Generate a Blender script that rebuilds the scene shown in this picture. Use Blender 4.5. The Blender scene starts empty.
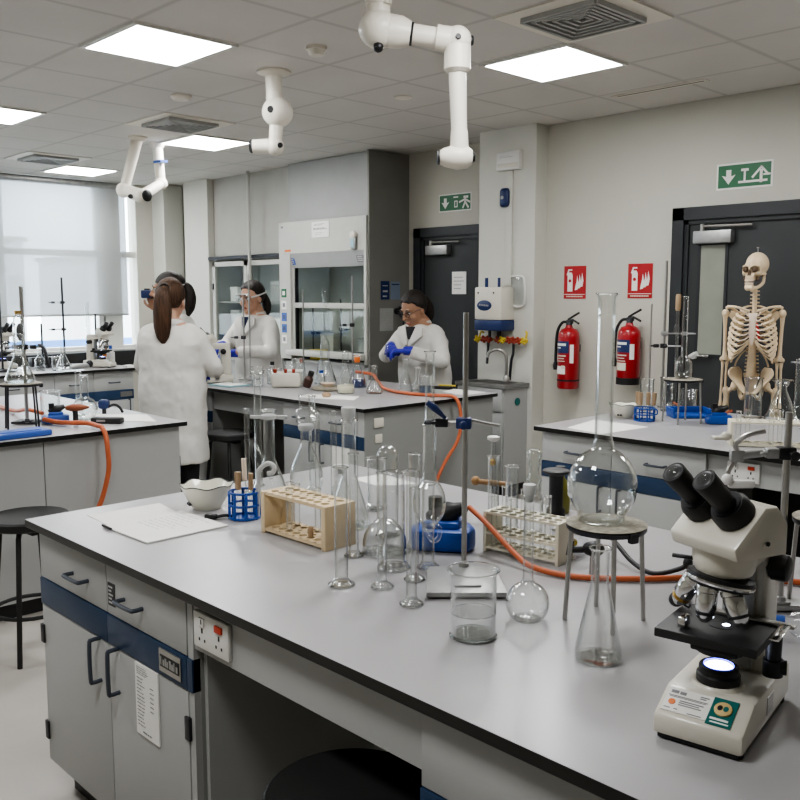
import bpy, bmesh, math, random
from mathutils import Vector, Matrix, Euler
random.seed(7)
PI = math.pi
S = bpy.context.scene
COL = S.collection
V = Vector

# ------------------------------------------------------------------ materials
MATS = {}
def mat(name, color, rough=.5, metal=0., var=.06, vscale=6., bump=0., bscale=60., coat=0., emit=None, estr=0., spec=.5, trans=0., ior=1.45, sss=0., stretch=None):
    """procedural Principled material with a little noise in colour and relief"""
    if name in MATS: return MATS[name]
    m = bpy.data.materials.new(name); m.use_nodes = True
    nt = m.node_tree; N = nt.nodes; L = nt.links
    b = N['Principled BSDF']
    b.inputs['Roughness'].default_value = rough; b.inputs['Metallic'].default_value = metal
    b.inputs['Specular IOR Level'].default_value = spec
    b.inputs['Coat Weight'].default_value = coat
    b.inputs['Transmission Weight'].default_value = trans; b.inputs['IOR'].default_value = ior
    if sss: b.inputs['Subsurface Weight'].default_value = sss; b.inputs['Subsurface Radius'].default_value = (.02, .008, .004)
    tc = N.new('ShaderNodeTexCoord')
    nz = N.new('ShaderNodeTexNoise'); nz.inputs['Scale'].default_value = vscale; nz.inputs['Detail'].default_value = 3
    src = tc.outputs['Object']
    if stretch:      # strands: noise drawn out along the fall of the hair
        mp = N.new('ShaderNodeMapping'); mp.inputs['Scale'].default_value = stretch; L.new(src, mp.inputs['Vector']); src = mp.outputs['Vector']
    L.new(src, nz.inputs['Vector'])
    rp = N.new('ShaderNodeValToRGB')
    c = V(color)
    rp.color_ramp.elements[0].position = .3; rp.color_ramp.elements[1].position = .7
    rp.color_ramp.elements[0].color = (*(c*(1-var)), 1); rp.color_ramp.elements[1].color = (*[min(1, x) for x in c*(1+var)], 1)
    L.new(nz.outputs['Fac'], rp.inputs['Fac']); L.new(rp.outputs['Color'], b.inputs['Base Color'])
    if bump:
        n2 = N.new('ShaderNodeTexNoise'); n2.inputs['Scale'].default_value = bscale; n2.inputs['Detail'].default_value = 4
        L.new(src, n2.inputs['Vector'])
        bp = N.new('ShaderNodeBump'); bp.inputs['Strength'].default_value = bump; bp.inputs['Distance'].default_value = .01
        L.new(n2.outputs['Fac'], bp.inputs['Height']); L.new(bp.outputs['Normal'], b.inputs['Normal'])
    if emit:
        b.inputs['Emission Color'].default_value = (*emit, 1); b.inputs['Emission Strength'].default_value = estr
    MATS[name] = m
    return m

def glass_mat(name, tint=(.99, .994, .992), edge=(.52, .55, .54), refl=.9, rough=.02, base=.04):
    """thin clear glass: sees through face-on, darker and mirror-like where it turns edge-on"""
    m = bpy.data.materials.new(name); m.use_nodes = True
    nt = m.node_tree; N = nt.nodes; L = nt.links
    N.remove(N['Principled BSDF']); out = N['Material Output']
    lw = N.new('ShaderNodeLayerWeight'); lw.inputs['Blend'].default_value = .5
    p4 = N.new('ShaderNodeMath'); p4.operation = 'POWER'; p4.inputs[1].default_value = 2.6; L.new(lw.outputs['Facing'], p4.inputs[0])
    mx = N.new('ShaderNodeMix'); mx.data_type = 'RGBA'
    mx.inputs[6].default_value = (*tint, 1); mx.inputs[7].default_value = (*edge, 1); L.new(p4.outputs[0], mx.inputs[0])
    tr = N.new('ShaderNodeBsdfTransparent'); L.new(mx.outputs[2], tr.inputs['Color'])
    gl = N.new('ShaderNodeBsdfGlossy'); gl.inputs['Roughness'].default_value = rough; gl.inputs['Color'].default_value = (1, 1, 1, 1)
    ma = N.new('ShaderNodeMath'); ma.operation = 'MULTIPLY_ADD'; ma.inputs[1].default_value = refl; ma.inputs[2].default_value = base
    L.new(p4.outputs[0], ma.inputs[0])
    ms = N.new('ShaderNodeMixShader'); L.new(ma.outputs[0], ms.inputs[0]); L.new(tr.outputs[0], ms.inputs[1]); L.new(gl.outputs[0], ms.inputs[2])
    L.new(ms.outputs[0], out.inputs['Surface'])
    MATS[name] = m
    return m

def top_mat(name, top, edge, rough, axis=2, thr=.5):
    """laminate worktop: grey face upward, black core on the edges"""
    m = mat(name, top, rough, var=.05, vscale=3., bump=.02, bscale=400)
    nt = m.node_tree; N = nt.nodes; L = nt.links; b = N['Principled BSDF']
    ge = N.new('ShaderNodeNewGeometry'); sx = N.new('ShaderNodeSeparateXYZ'); L.new(ge.outputs['True Normal'], sx.inputs[0])
    gt = N.new('ShaderNodeMath'); gt.operation = 'GREATER_THAN'; gt.inputs[1].default_value = thr; L.new(sx.outputs[2], gt.inputs[0])
    mx = N.new('ShaderNodeMix'); mx.data_type = 'RGBA'; mx.inputs[6].default_value = (*edge, 1)
    L.new(gt.outputs[0], mx.inputs[0]); L.new(b.inputs['Base Color'].links[0].from_socket, mx.inputs[7]); L.new(mx.outputs[2], b.inputs['Base Color'])
    return m

def ceiling_mat():
    m = mat('ceiling_tiles', (.64, .615, .58), .85, var=.03, vscale=2., bump=.25, bscale=260)
    nt = m.node_tree; N = nt.nodes; L = nt.links; b = N['Principled BSDF']
    ge = N.new('ShaderNodeNewGeometry'); sx = N.new('ShaderNodeSeparateXYZ'); L.new(ge.outputs['Position'], sx.inputs[0])
    def cell(sock, org, size):
        a = N.new('ShaderNodeMath'); a.operation = 'SUBTRACT'; a.inputs[1].default_value = org; L.new(sock, a.inputs[0])
        d = N.new('ShaderNodeMath'); d.operation = 'DIVIDE'; d.inputs[1].default_value = size; L.new(a.outputs[0], d.inputs[0])
        f = N.new('ShaderNodeMath'); f.operation = 'FRACT'; L.new(d.outputs[0], f.inputs[0])
        g = N.new('ShaderNodeMath'); g.operation = 'SUBTRACT'; g.inputs[1].default_value = .5; L.new(f.outputs[0], g.inputs[0])
        h = N.new('ShaderNodeMath'); h.operation = 'ABSOLUTE'; L.new(g.outputs[0], h.inputs[0])
        return h.outputs[0]
    mxm = N.new('ShaderNodeMath'); mxm.operation = 'MAXIMUM'
    L.new(cell(sx.outputs[0], GX-.5*TX+20*-TX, TX), mxm.inputs[0]); L.new(cell(sx.outputs[1], GY-.5*TY+20*-TY, TY), mxm.inputs[1])
    rp = N.new('ShaderNodeValToRGB'); e = rp.color_ramp.elements
    e[0].position = .478; e[0].color = (0, 0, 0, 1); e[1].position = .482; e[1].color = (.22, .22, .22, 1)
    x = e.new(.496); x.color = (.30, .30, .30, 1); y = e.new(.474); y.color = (.30, .30, .30, 1)
    z = e.new(.470); z.color = (0, 0, 0, 1)
    L.new(mxm.outputs[0], rp.inputs[0])
    mx = N.new('ShaderNodeMix'); mx.data_type = 'RGBA'; mx.inputs[7].default_value = (.20, .195, .185, 1)
    L.new(rp.outputs['Color'], mx.inputs[0]); L.new(b.inputs['Base Color'].links[0].from_socket, mx.inputs[6]); L.new(mx.outputs[2], b.inputs['Base Color'])
    return m

def blind_mat():
    m = bpy.data.materials.new('roller_blind_fabric'); m.use_nodes = True
    nt = m.node_tree; N = nt.nodes; L = nt.links; N.remove(N['Principled BSDF'])
    df = N.new('ShaderNodeBsdfDiffuse'); df.inputs['Color'].default_value = (.55, .55, .53, 1)
    tl = N.new('ShaderNodeBsdfTranslucent'); tl.inputs['Color'].default_value = (.34, .342, .335, 1)
    tr = N.new('ShaderNodeBsdfTransparent'); tr.inputs['Color'].default_value = (.93, .96, 1, 1)
    nz = N.new('ShaderNodeTexNoise'); nz.inputs['Scale'].default_value = 500
    a = N.new('ShaderNodeMixShader'); a.inputs[0].default_value = .35; L.new(df.outputs[0], a.inputs[1]); L.new(tl.outputs[0], a.inputs[2])
    mr = N.new('ShaderNodeMapRange'); mr.inputs['To Min'].default_value = BLIND_OPEN-.03; mr.inputs['To Max'].default_value = BLIND_OPEN+.03
    L.new(nz.outputs['Fac'], mr.inputs['Value'])
    c = N.new('ShaderNodeMixShader'); L.new(mr.outputs[0], c.inputs[0]); L.new(a.outputs[0], c.inputs[1]); L.new(tr.outputs[0], c.inputs[2])
    L.new(c.outputs[0], N['Material Output'].inputs['Surface'])
    return m
BLIND_OPEN = .33
GX, GY, TX, TY = -4.37, 2.47, .61, .60       # ceiling grid: one tile centre and the tile size

M = dict(
 wall=mat('wall_paint', (.54, .525, .465), .75, var=.03, vscale=1.5, bump=.04, bscale=200),
 wallw=mat('pillar_paint', (.62, .615, .56), .75, var=.03, vscale=1.5, bump=.04, bscale=200),
 floor=mat('vinyl_floor', (.40, .375, .345), .42, var=.05, vscale=4, bump=.02, bscale=300),
 top=top_mat('worktop_laminate', (.37, .362, .37), (.012, .012, .011), .28),
 cab=mat('cabinet_grey', (.40, .405, .40), .45, var=.03, vscale=2),
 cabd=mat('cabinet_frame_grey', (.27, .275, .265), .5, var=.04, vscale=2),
 knee=mat('knee_panel_grey', (.42, .43, .42), .6, var=.05, vscale=2),
 blue=mat('navy_stripe', (.017, .042, .095), .42, var=.05),
 hand=mat('handle_blue_grey', (.06, .07, .09), .4, var=.04),
 black=mat('black_plastic', (.012, .012, .013), .42, var=.1),
 blackm=mat('black_satin', (.02, .02, .021), .5, var=.1, bump=.03, bscale=300),
 dkm=mat('dark_metal', (.05, .05, .055), .4, metal=.7, var=.1),
 steel=mat('steel', (.42, .41, .39), .33, metal=1., var=.08, vscale=20),
 chrome=mat('chrome', (.7, .7, .7), .14, metal=1., var=.03),
 alu=mat('cast_aluminium', (.38, .38, .375), .45, metal=.8, var=.1, vscale=20, bump=.05),
 white=mat('white_plastic', (.72, .71, .68), .4, var=.02),
 cream=mat('cream_plastic', (.66, .63, .55), .38, var=.03),
 scope=mat('microscope_enamel', (.64, .61, .53), .32, var=.02, coat=.2),
 armw=mat('arm_white', (.74, .70, .62), .38, var=.03),
 paper=mat('paper', (.82, .81, .78), .8, var=.02, vscale=10),
 ink=mat('grey_print', (.22, .22, .23), .8, var=.2, vscale=40),
 inkl=mat('pale_print', (.48, .48, .48), .8, var=.2, vscale=60),
 red=mat('extinguisher_red', (.33, .012, .018), .3, var=.05, coat=.3),
 signred=mat('sign_red', (.40, .016, .02), .45, var=.04),
 green=mat('sign_green', (.012, .12, .045), .45, var=.04),
 door=mat('door_charcoal', (.033, .036, .038), .5, var=.06, vscale=2, bump=.03, bscale=150),
 doorf=mat('door_frame_charcoal', (.024, .027, .030), .45, var=.05),
 orange=mat('orange_rubber', (.50, .125, .05), .45, var=.08, vscale=15),
 bluep=mat('blue_plastic', (.012, .07, .33), .38, var=.06),
 bluep2=mat('pale_blue_plastic', (.04, .10, .38), .42, var=.06),
 navy=mat('navy_plastic', (.016, .032, .115), .4, var=.05),
 wood=mat('pale_wood', (.66, .52, .33), .6, var=.14, vscale=9, bump=.06, bscale=80),
 woody=mat('brown_wood', (.36, .25, .15), .6, var=.15, vscale=12),
 rack=mat('cream_rack', (.72, .68, .55), .5, var=.04),
 brass=mat('brass', (.55, .36, .12), .3, metal=1., var=.08),
 porc=mat('porcelain', (.68, .67, .57), .25, var=.03, coat=.4),
 gauze=mat('gauze_mat', (.30, .275, .22), .8, var=.3, vscale=60, bump=.2, bscale=120),
 coat=mat('lab_coat', (.60, .585, .55), .8, var=.03, vscale=5, bump=.10, bscale=14, spec=.2),
 skin=mat('skin', (.50, .29, .20), .5, var=.05, sss=.15),
 skind=mat('skin_tan', (.34, .19, .12), .5, var=.05, sss=.12),
 lip=mat('lips', (.36, .13, .10), .5),
 hairb=mat('brown_hair', (.052, .026, .014), .55, var=.5, vscale=1., bump=.6, bscale=2., spec=.3, stretch=(70, 70, 7)),
 haird=mat('dark_hair', (.016, .012, .010), .5, var=.5, vscale=1., bump=.6, bscale=2., spec=.35, stretch=(70, 70, 7)),
 glove=mat('nitrile_glove', (.030, .028, .36), .45, var=.08),
 bone=mat('bone', (.66, .53, .36), .5, var=.10, vscale=14, bump=.05, bscale=60),
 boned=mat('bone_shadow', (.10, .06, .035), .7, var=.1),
 cart=mat('cartilage', (.78, .64, .52), .5, var=.04),
 muscle=mat('red_mark', (.45, .05, .04), .6, var=.1),
 water=mat('water', (1, 1, 1), 0., var=0, trans=1., ior=1.33),
 waterg=glass_mat('still_water', (.985, .99, .99), (.80, .84, .84), .9, .0),
 clearp=glass_mat('clear_plastic', (.93, .94, .95), (.5, .52, .55), .5, .08),
 glass=glass_mat('lab_glass'),
 thick=glass_mat('thick_glass', (.982, .988, .985), (.48, .52, .51), 1.0),
 frost=mat('frosted_stopper', (.72, .73, .72), .5, trans=.4, var=.03),
 pane=glass_mat('window_glass', (.93, .95, .95), (.75, .8, .8), .25),
 solid=mat('solid_glass', (1, 1, 1), 0., var=0, trans=1., ior=1.5),
 sash=glass_mat('sash_glass', (.90, .92, .90), (.6, .65, .63), .12, .02, .012),
 panel=mat('light_diffuser', (.9, .9, .88), .6, emit=(.985, .99, .985), estr=15.),
 violet=mat('lamp_glow_ring', (.1, .1, .8), .3, emit=(.10, .12, 1.), estr=2.5),
 lamp=mat('microscope_lamp', (.9, .9, 1.), .3, emit=(.72, .80, 1.), estr=9.),
 teal=mat('teal_label', (.008, .13, .12), .4, var=.04),
 gold=mat('tan_badge', (.62, .45, .20), .5, var=.1),
 odot=mat('orange_label', (.70, .18, .04), .5, var=.05),
 amber=mat('amber_glass', (.35, .10, .02), .15, var=.1),
 ext=mat('exterior_render', (.62, .62, .62), .8, var=.05),
 yel=mat('yellow_plastic', (.60, .46, .05), .45, var=.08),
 valve=mat('valve_red', (.30, .04, .02), .45, var=.15),
 chair=mat('stool_black', (.013, .013, .013), .55, var=.1, bump=.04, bscale=200),
 inter=mat('hood_interior', (.42, .435, .41), .55, var=.05),
 hood=mat('hood_cream', (.50, .50, .46), .5, var=.03),
 hoodg=mat('hood_grey', (.36, .365, .355), .5, var=.03),
 hoods=mat('hood_side_grey', (.23, .225, .205), .55, var=.04),
 navyt=mat('navy_shirt', (.012, .02, .06), .8),
 dark=mat('dark_trousers', (.012, .012, .014), .8),
 gold2=mat('pale_teal_tray', (.30, .50, .55), .4),
)
M['ceil'] = ceiling_mat(); M['blind'] = blind_mat()

# ------------------------------------------------------------------ mesh helpers
def rotm(rx=0, ry=0, rz=0): return Euler((rx, ry, rz)).to_matrix().to_4x4()

class MB:
    def __init__(s): s.bm = bmesh.new(); s.mi = 0; s.extra = []
    def box(s, x0, x1, y0, y1, z0, z1, bev=0., T=None, seg=2):
        t = bmesh.new()
        bmesh.ops.create_cube(t, size=1)
        bmesh.ops.transform(t, matrix=Matrix.Translation(((x0+x1)/2, (y0+y1)/2, (z0+z1)/2)) @ Matrix.Diagonal((x1-x0, y1-y0, z1-z0, 1)), verts=t.verts)
        if bev: bmesh.ops.bevel(t, geom=t.edges[:], offset=bev, segments=seg, affect='EDGES', profile=.5)
        return s.merge(t, T)
    def merge(s, t, T=None):
        if T is not None: bmesh.ops.transform(t, matrix=T, verts=t.verts)
        me = bpy.data.meshes.new('t'); t.to_mesh(me); t.free(); n0 = len(s.bm.faces); s.bm.from_mesh(me); bpy.data.meshes.remove(me)
        if s.mi:
            s.bm.faces.ensure_lookup_table()
            for i in range(n0, len(s.bm.faces)): s.bm.faces[i].material_index = s.mi
        return s
    def lathe(s, prof, seg=24, T=None, cap0=True, cap1=True):
        """prof: list of (r, z); r=0 gives a pole"""
        bm = bmesh.new(); rings = []
        for r, z in prof:
            if r <= 1e-6: rings.append([bm.verts.new((0, 0, z))])
            else: rings.append([bm.verts.new((r*math.cos(2*PI*i/seg), r*math.sin(2*PI*i/seg), z)) for i in range(seg)])
        for a, b in zip(rings, rings[1:]):
            if len(a) == 1 and len(b) == 1: continue
            for i in range(seg):
                j = (i+1) % seg
                if len(a) == 1: bm.faces.new((a[0], b[j], b[i]))
                elif len(b) == 1: bm.faces.new((a[i], a[j], b[0]))
                else: bm.faces.new((a[i], a[j], b[j], b[i]))
        if cap0 and len(rings[0]) > 1: bm.faces.new(rings[0][::-1])
        if cap1 and len(rings[-1]) > 1: bm.faces.new(rings[-1])
        bmesh.ops.recalc_face_normals(bm, faces=bm.faces[:])
        return s.merge(bm, T)
    def cyl(s, p0, p1, r0, r1=None, seg=16):
        p0, p1 = V(p0), V(p1); r1 = r0 if r1 is None else r1
        d = p1-p0; q = V((0, 0, 1)).rotation_difference(d.normalized()).to_matrix().to_4x4()
        return s.lathe([(r0, 0), (r1, d.length)], seg, Matrix.Translation(p0) @ q)
    def latheto(s, p0, p1, prof, seg=20):
        """profile along the axis p0->p1, z given as fraction 0..1 of it"""
        p0, p1 = V(p0), V(p1); d = p1-p0; q = V((0, 0, 1)).rotation_difference(d.normalized()).to_matrix().to_4x4()
        return s.lathe([(r, z*d.length) for r, z in prof], seg, Matrix.Translation(p0) @ q)
    def sphere(s, c, r, sc=(1, 1, 1), seg=20, T=None):
        t = bmesh.new(); bmesh.ops.create_uvsphere(t, u_segments=seg, v_segments=max(8, seg*2//3), radius=r)
        X = Matrix.Translation(c) @ (T or Matrix()) @ Matrix.Diagonal((*sc, 1))
        return s.merge(t, X)
    def tube(s, pts, r, seg=10, smooth=0, closed=False, cap=True, sy=1.):
        """sweep a circle along a polyline; r may be a list; smooth = catmull subdivisions"""
        pts = [V(p) for p in pts]; rs = list(r) if isinstance(r, (list, tuple)) else [r]*len(pts)
        if smooth:
            P, Rr = [], []
            n = len(pts)
            rng = n if closed else n-1
            for i in range(rng):
                p0 = pts[(i-1) % n] if closed or i > 0 else pts[i]*2-pts[i+1]
                p1, p2 = pts[i], pts[(i+1) % n]
                p3 = pts[(i+2) % n] if closed or i+2 < n else p2*2-p1
                for k in range(smooth):
                    t = k/smooth
                    P.append(.5*((2*p1)+(p2-p0)*t+(2*p0-5*p1+4*p2-p3)*t*t+(3*p1-p0-3*p2+p3)*t**3))
                    Rr.append(rs[i]*(1-t)+rs[(i+1) % n]*t)
            if not closed: P.append(pts[-1]); Rr.append(rs[-1])
            pts, rs = P, Rr
        bm = bmesh.new(); n = len(pts)
        tan = [((pts[(i+1) % n] if closed or i < n-1 else pts[i]) - (pts[i-1] if closed or i > 0 else pts[i])).normalized() for i in range(n)]
        up = V((0, 0, 1)) if abs(tan[0].z) < .9 else V((0, 1, 0))
        a = tan[0].cross(up).normalized()
        rings = []
        for i in range(n):
            if i: a = (tan[i-1].rotation_difference(tan[i])) @ a
            a = (a-tan[i]*a.dot(tan[i])).normalized(); b = tan[i].cross(a)
            rings.append([bm.verts.new(pts[i]+rs[i]*(a*math.cos(2*PI*k/seg)+sy*b*math.sin(2*PI*k/seg))) for k in range(seg)])
        for i in range(n if closed else n-1):
            A, B = rings[i], rings[(i+1) % n]
            for k in range(seg): bm.faces.new((A[k], A[(k+1) % seg], B[(k+1) % seg], B[k]))
        if not closed and cap: bm.faces.new(rings[0][::-1]); bm.faces.new(rings[-1])
        bmesh.ops.recalc_face_normals(bm, faces=bm.faces[:])
        return s.merge(bm)
    def prism(s, poly, z0, z1, T=None, bev=0.):
        """polygon (x, y) extruded in z"""
        bm = bmesh.new()
        a = [bm.verts.new((x, y, z0)) for x, y in poly]; b = [bm.verts.new((x, y, z1)) for x, y in poly]; n = len(poly)
        bm.faces.new(a[::-1]); bm.faces.new(b)
        for i in range(n): bm.faces.new((a[i], a[(i+1) % n], b[(i+1) % n], b[i]))
        bmesh.ops.recalc_face_normals(bm, faces=bm.faces[:])
        if bev: bmesh.ops.bevel(bm, geom=bm.edges[:], offset=bev, segments=2, affect='EDGES', profile=.5)
        return s.merge(bm, T)
    def loft(s, rings, cap=True, closed=True):
        """rings: lists of equally many points"""
        bm = bmesh.new(); R = [[bm.verts.new(p) for p in r] for r in rings]; n = len(R[0])
        for A, B in zip(R, R[1:]):
            for k in range(n if closed else n-1): bm.faces.new((A[k], A[(k+1) % n], B[(k+1) % n], B[k]))
        if cap: bm.faces.new(R[0][::-1]); bm.faces.new(R[-1])
        bmesh.ops.recalc_face_normals(bm, faces=bm.faces[:])
        return s.merge(bm)
    def build(s, name, m, parent=None, loc=(0, 0, 0), smooth=True, sub=0, ang=40, T=None):
        me = bpy.data.meshes.new(name)
        if T is not None: bmesh.ops.transform(s.bm, matrix=T, verts=s.bm.verts)
        s.bm.to_mesh(me); s.bm.free()
        if smooth:
            for p in me.polygons: p.use_smooth = True
            if not sub: me.set_sharp_from_angle(angle=math.radians(ang))
        o = bpy.data.objects.new(name, me); COL.objects.link(o)
        me.materials.append(M[m] if isinstance(m, str) else m)
        for x in s.extra: me.materials.append(M[x])
        o.location = loc
        if parent is not None: o.parent = parent
        if sub:
            md = o.modifiers.new('sub', 'SUBSURF'); md.levels = sub; md.render_levels = sub
        return o

def tag(o, label, cat, group=None):
    o['label'] = label; o['category'] = cat
    if group: o['group'] = group
    return o
def thing(name, label, cat, loc=(0, 0, 0), rz=0, group=None):
    o = bpy.data.objects.new(name, None); COL.objects.link(o); o.location = loc; o.rotation_euler = (0, 0, rz)
    o.empty_display_size = .05
    return tag(o, label, cat, group)
def struct(o): o['kind'] = 'structure'; return o
def dup(root, loc, rz=None, label=None, group=None):
    def cp(o, par):
        c = o.copy(); COL.objects.link(c)
        if par is not None: c.parent = par
        for ch in [x for x in KIDS.get(o.name, [])]: cp(ch, c)
        return c
    KIDS = {}
    for o in bpy.data.objects:
        if o.parent: KIDS.setdefault(o.parent.name, []).append(o)
    r = cp(root, None); r.location = loc
    if rz is not None: r.rotation_euler = (0, 0, rz)
    if label: r['label'] = label
    if group: r['group'] = group
    return r
def each(name, m, parent, mbs):
    return [q.build(name, m, parent) for q in mbs]
def B(x0, x1, y0, y1, z0, z1, bev=0.): return MB().box(x0, x1, y0, y1, z0, z1, bev)
def text(name, body, size, m, parent, loc, rot, align='CENTER', bold=0.):
    cu = bpy.data.curves.new(name, 'FONT'); cu.body = body; cu.size = size; cu.align_x = align; cu.align_y = 'CENTER'; cu.extrude = .0004; cu.offset = bold
    t = bpy.data.objects.new(name+'_tmp', cu); COL.objects.link(t)
    bpy.context.view_layer.update()
    me = bpy.data.meshes.new_from_object(t.evaluated_get(bpy.context.evaluated_depsgraph_get()))
    bpy.data.objects.remove(t); bpy.data.curves.remove(cu)
    me.materials.clear(); me.materials.append(M[m])
    o = bpy.data.objects.new(name, me); COL.objects.link(o); o.parent = parent; o.location = loc; o.rotation_euler = rot
    return o
ROT_Y = (PI/2, 0, 0)          # lettering facing -Y
ROT_X = (PI/2, 0, PI/2)       # lettering facing +X
ORD = ['first', 'second', 'third', 'fourth', 'fifth', 'sixth', 'seventh', 'eighth', 'ninth', 'tenth', 'eleventh', 'twelfth']

# ------------------------------------------------------------------ camera
cam = bpy.data.cameras.new('camera'); co = bpy.data.objects.new('camera', cam); COL.objects.link(co)
cam.sensor_width = 36; cam.lens = 36*888.874/800; cam.clip_start = .05; cam.clip_end = 200
co.location = (0, 0, 1.6); co.rotation_euler = (PI/2-.118538, 0, .800540)
S.camera = co

# ------------------------------------------------------------------ world and lights
w = bpy.data.worlds.new('sky'); S.world = w; w.use_nodes = True
bg = w.node_tree.nodes['Background']; bg.inputs['Color'].default_value = (.86, .93, 1., 1); bg.inputs['Strength'].default_value = 4.8
S.view_settings.view_transform = 'AgX'
S.view_settings.look = 'AgX - Medium High Contrast'
S.view_settings.exposure = 1.3
S.cycles.transparent_max_bounces = 48; S.cycles.max_bounces = 10; S.cycles.transmission_bounces = 8; S.cycles.diffuse_bounces = 4
S.cycles.caustics_reflective = False; S.cycles.caustics_refractive = False; S.cycles.sample_clamp_indirect = 6.
# ------------------------------------------------------------------ room shell
X0, X1, Y0, Y1, ZC = -10.0, 3.0, -2.6, 6.0, 2.9
struct(B(X0-.3, X1+.2, Y0-.2, Y1+.2, -.1, 0).build('floor', 'floor', smooth=False))
struct(B(X0-.3, X1+.2, Y0-.2, Y1+.2, ZC, ZC+.12).build('ceiling', 'ceil', smooth=False))
struct(B(X0-.3, -4.85, Y1, Y1+.15, 0, ZC).build('wall_back', 'wall', smooth=False))
struct(B(-4.87, X1+.2, 5.78, Y1+.15, 0, ZC).build('wall_right', 'wall', smooth=False))
struct(B(X1, X1+.2, Y0-.2, 5.78, 0, ZC).build('wall_near', 'wall', smooth=False))
struct(B(X0-.3, X1+.2, Y0-.2, Y0, 0, ZC).build('wall_front', 'wall', smooth=False))
b = MB()
b.box(X0-.2, X0, Y0, Y1, 0, .94); b.box(X0-.2, X0, 5.28, Y1, .94, ZC); b.box(X0-.2, X0, Y0, -1.2, .94, ZC)
struct(b.build('wall_left', 'wall', smooth=False))
struct(B(-4.87, -4.3, 5.63, 5.79, 0, ZC).build('wall_pillar_right', 'wallw', smooth=False))
struct(B(-9.43, -8.92, 5.6, 6.01, 0, ZC).build('wall_pillar_left', 'wallw', smooth=False))
struct(B(-10.01, -9.72, 5.5, 5.75, 0, ZC).build('wall_pillar_corner', 'wallw', smooth=False))
for nm, a in (('baseboard_right', (-4.3, X1, 5.765, 5.78)), ('baseboard_back', (-8.9, -5.99, 5.985, 6.0))):
    struct(B(*a, 0, .1).build(nm, 'knee', smooth=False))

# window with mullions, glass and dado trunking
wf = struct(thing('window_1', 'x', 'x')); del wf['label']; del wf['category']
b = MB()
for y in (-1.2, .2, 1.5, 2.6, 3.70, 4.84): b.box(X0-.14, X0-.06, y-.04, y+.04, .94, ZC)
b.box(X0-.14, X0-.06, 4.86, 5.10, .94, ZC)
for z in (.955, 2.07, 2.87): b.box(X0-.15, X0-.05, -1.2, 5.28, z-.035, z+.035)
b.build('window_frame', 'white', wf, smooth=False)
B(X0-.105, X0-.099, -1.2, 5.28, .94, ZC).build('window_pane', 'pane', wf, smooth=False)
struct(B(X0, X0+.10, -1.2, 5.22, .70, .93, .008).build('trim_1', 'blackm'))
struct(B(X0-.03, X0+.03, -1.2, 5.22, .93, .955, .004).build('trim_2', 'white'))
bl = thing('roller_blind', 'pale grey roller blind drawn most of the way down over the window', 'blind', (X0+.05, 0, 0))
B(-.004, .0, -1.15, 5.12, 1.365, 2.84).build('blind_fabric', 'blind', bl, smooth=False)
MB().cyl((0, -1.15, 2.855), (0, 5.17, 2.855), .035).build('blind_roller', 'alu', bl)
MB().cyl((-.002, -1.15, 1.36), (-.002, 5.12, 1.36), .012, seg=8).build('bottom_bar', 'alu', bl)
# outside
struct(B(-90, -10.6, -60, 80, -3.2, -3.0).build('ground_outside', 'ext', smooth=False))
struct(B(-11.6, -11.5, -8, 14, .90, 1.0).build('trim_3', mat('outside_blue_rail', (.10, .22, .5), .5), smooth=False))
for k, (x, y0, y1, zt, lab) in enumerate(((-40, 12.5, 15.7, 3.9, 'pale building seen through the blind at the left of the pane'), (-42, 19.6, 27, 3.3, 'pale low building seen through the blind near the right of the pane'))):
    hb = thing('building', lab, 'building', (x, 0, -3))
    B(-6, 0, y0, y1, 0, zt+3).build('wall', 'ext', hb, smooth=False)
    for r in range(2):
        for c in range(3): B(0, .05, y0+.4+c*(y1-y0)/3, y0+.4+c*(y1-y0)/3+.6, 2+r*2.2, 3.2+r*2.2).build('window', 'knee', hb, smooth=False)
    B(-6.2, .2, y0-.15, y1+.15, zt+3, zt+3.2).build('roof', 'hoodg', hb, smooth=False)

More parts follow.
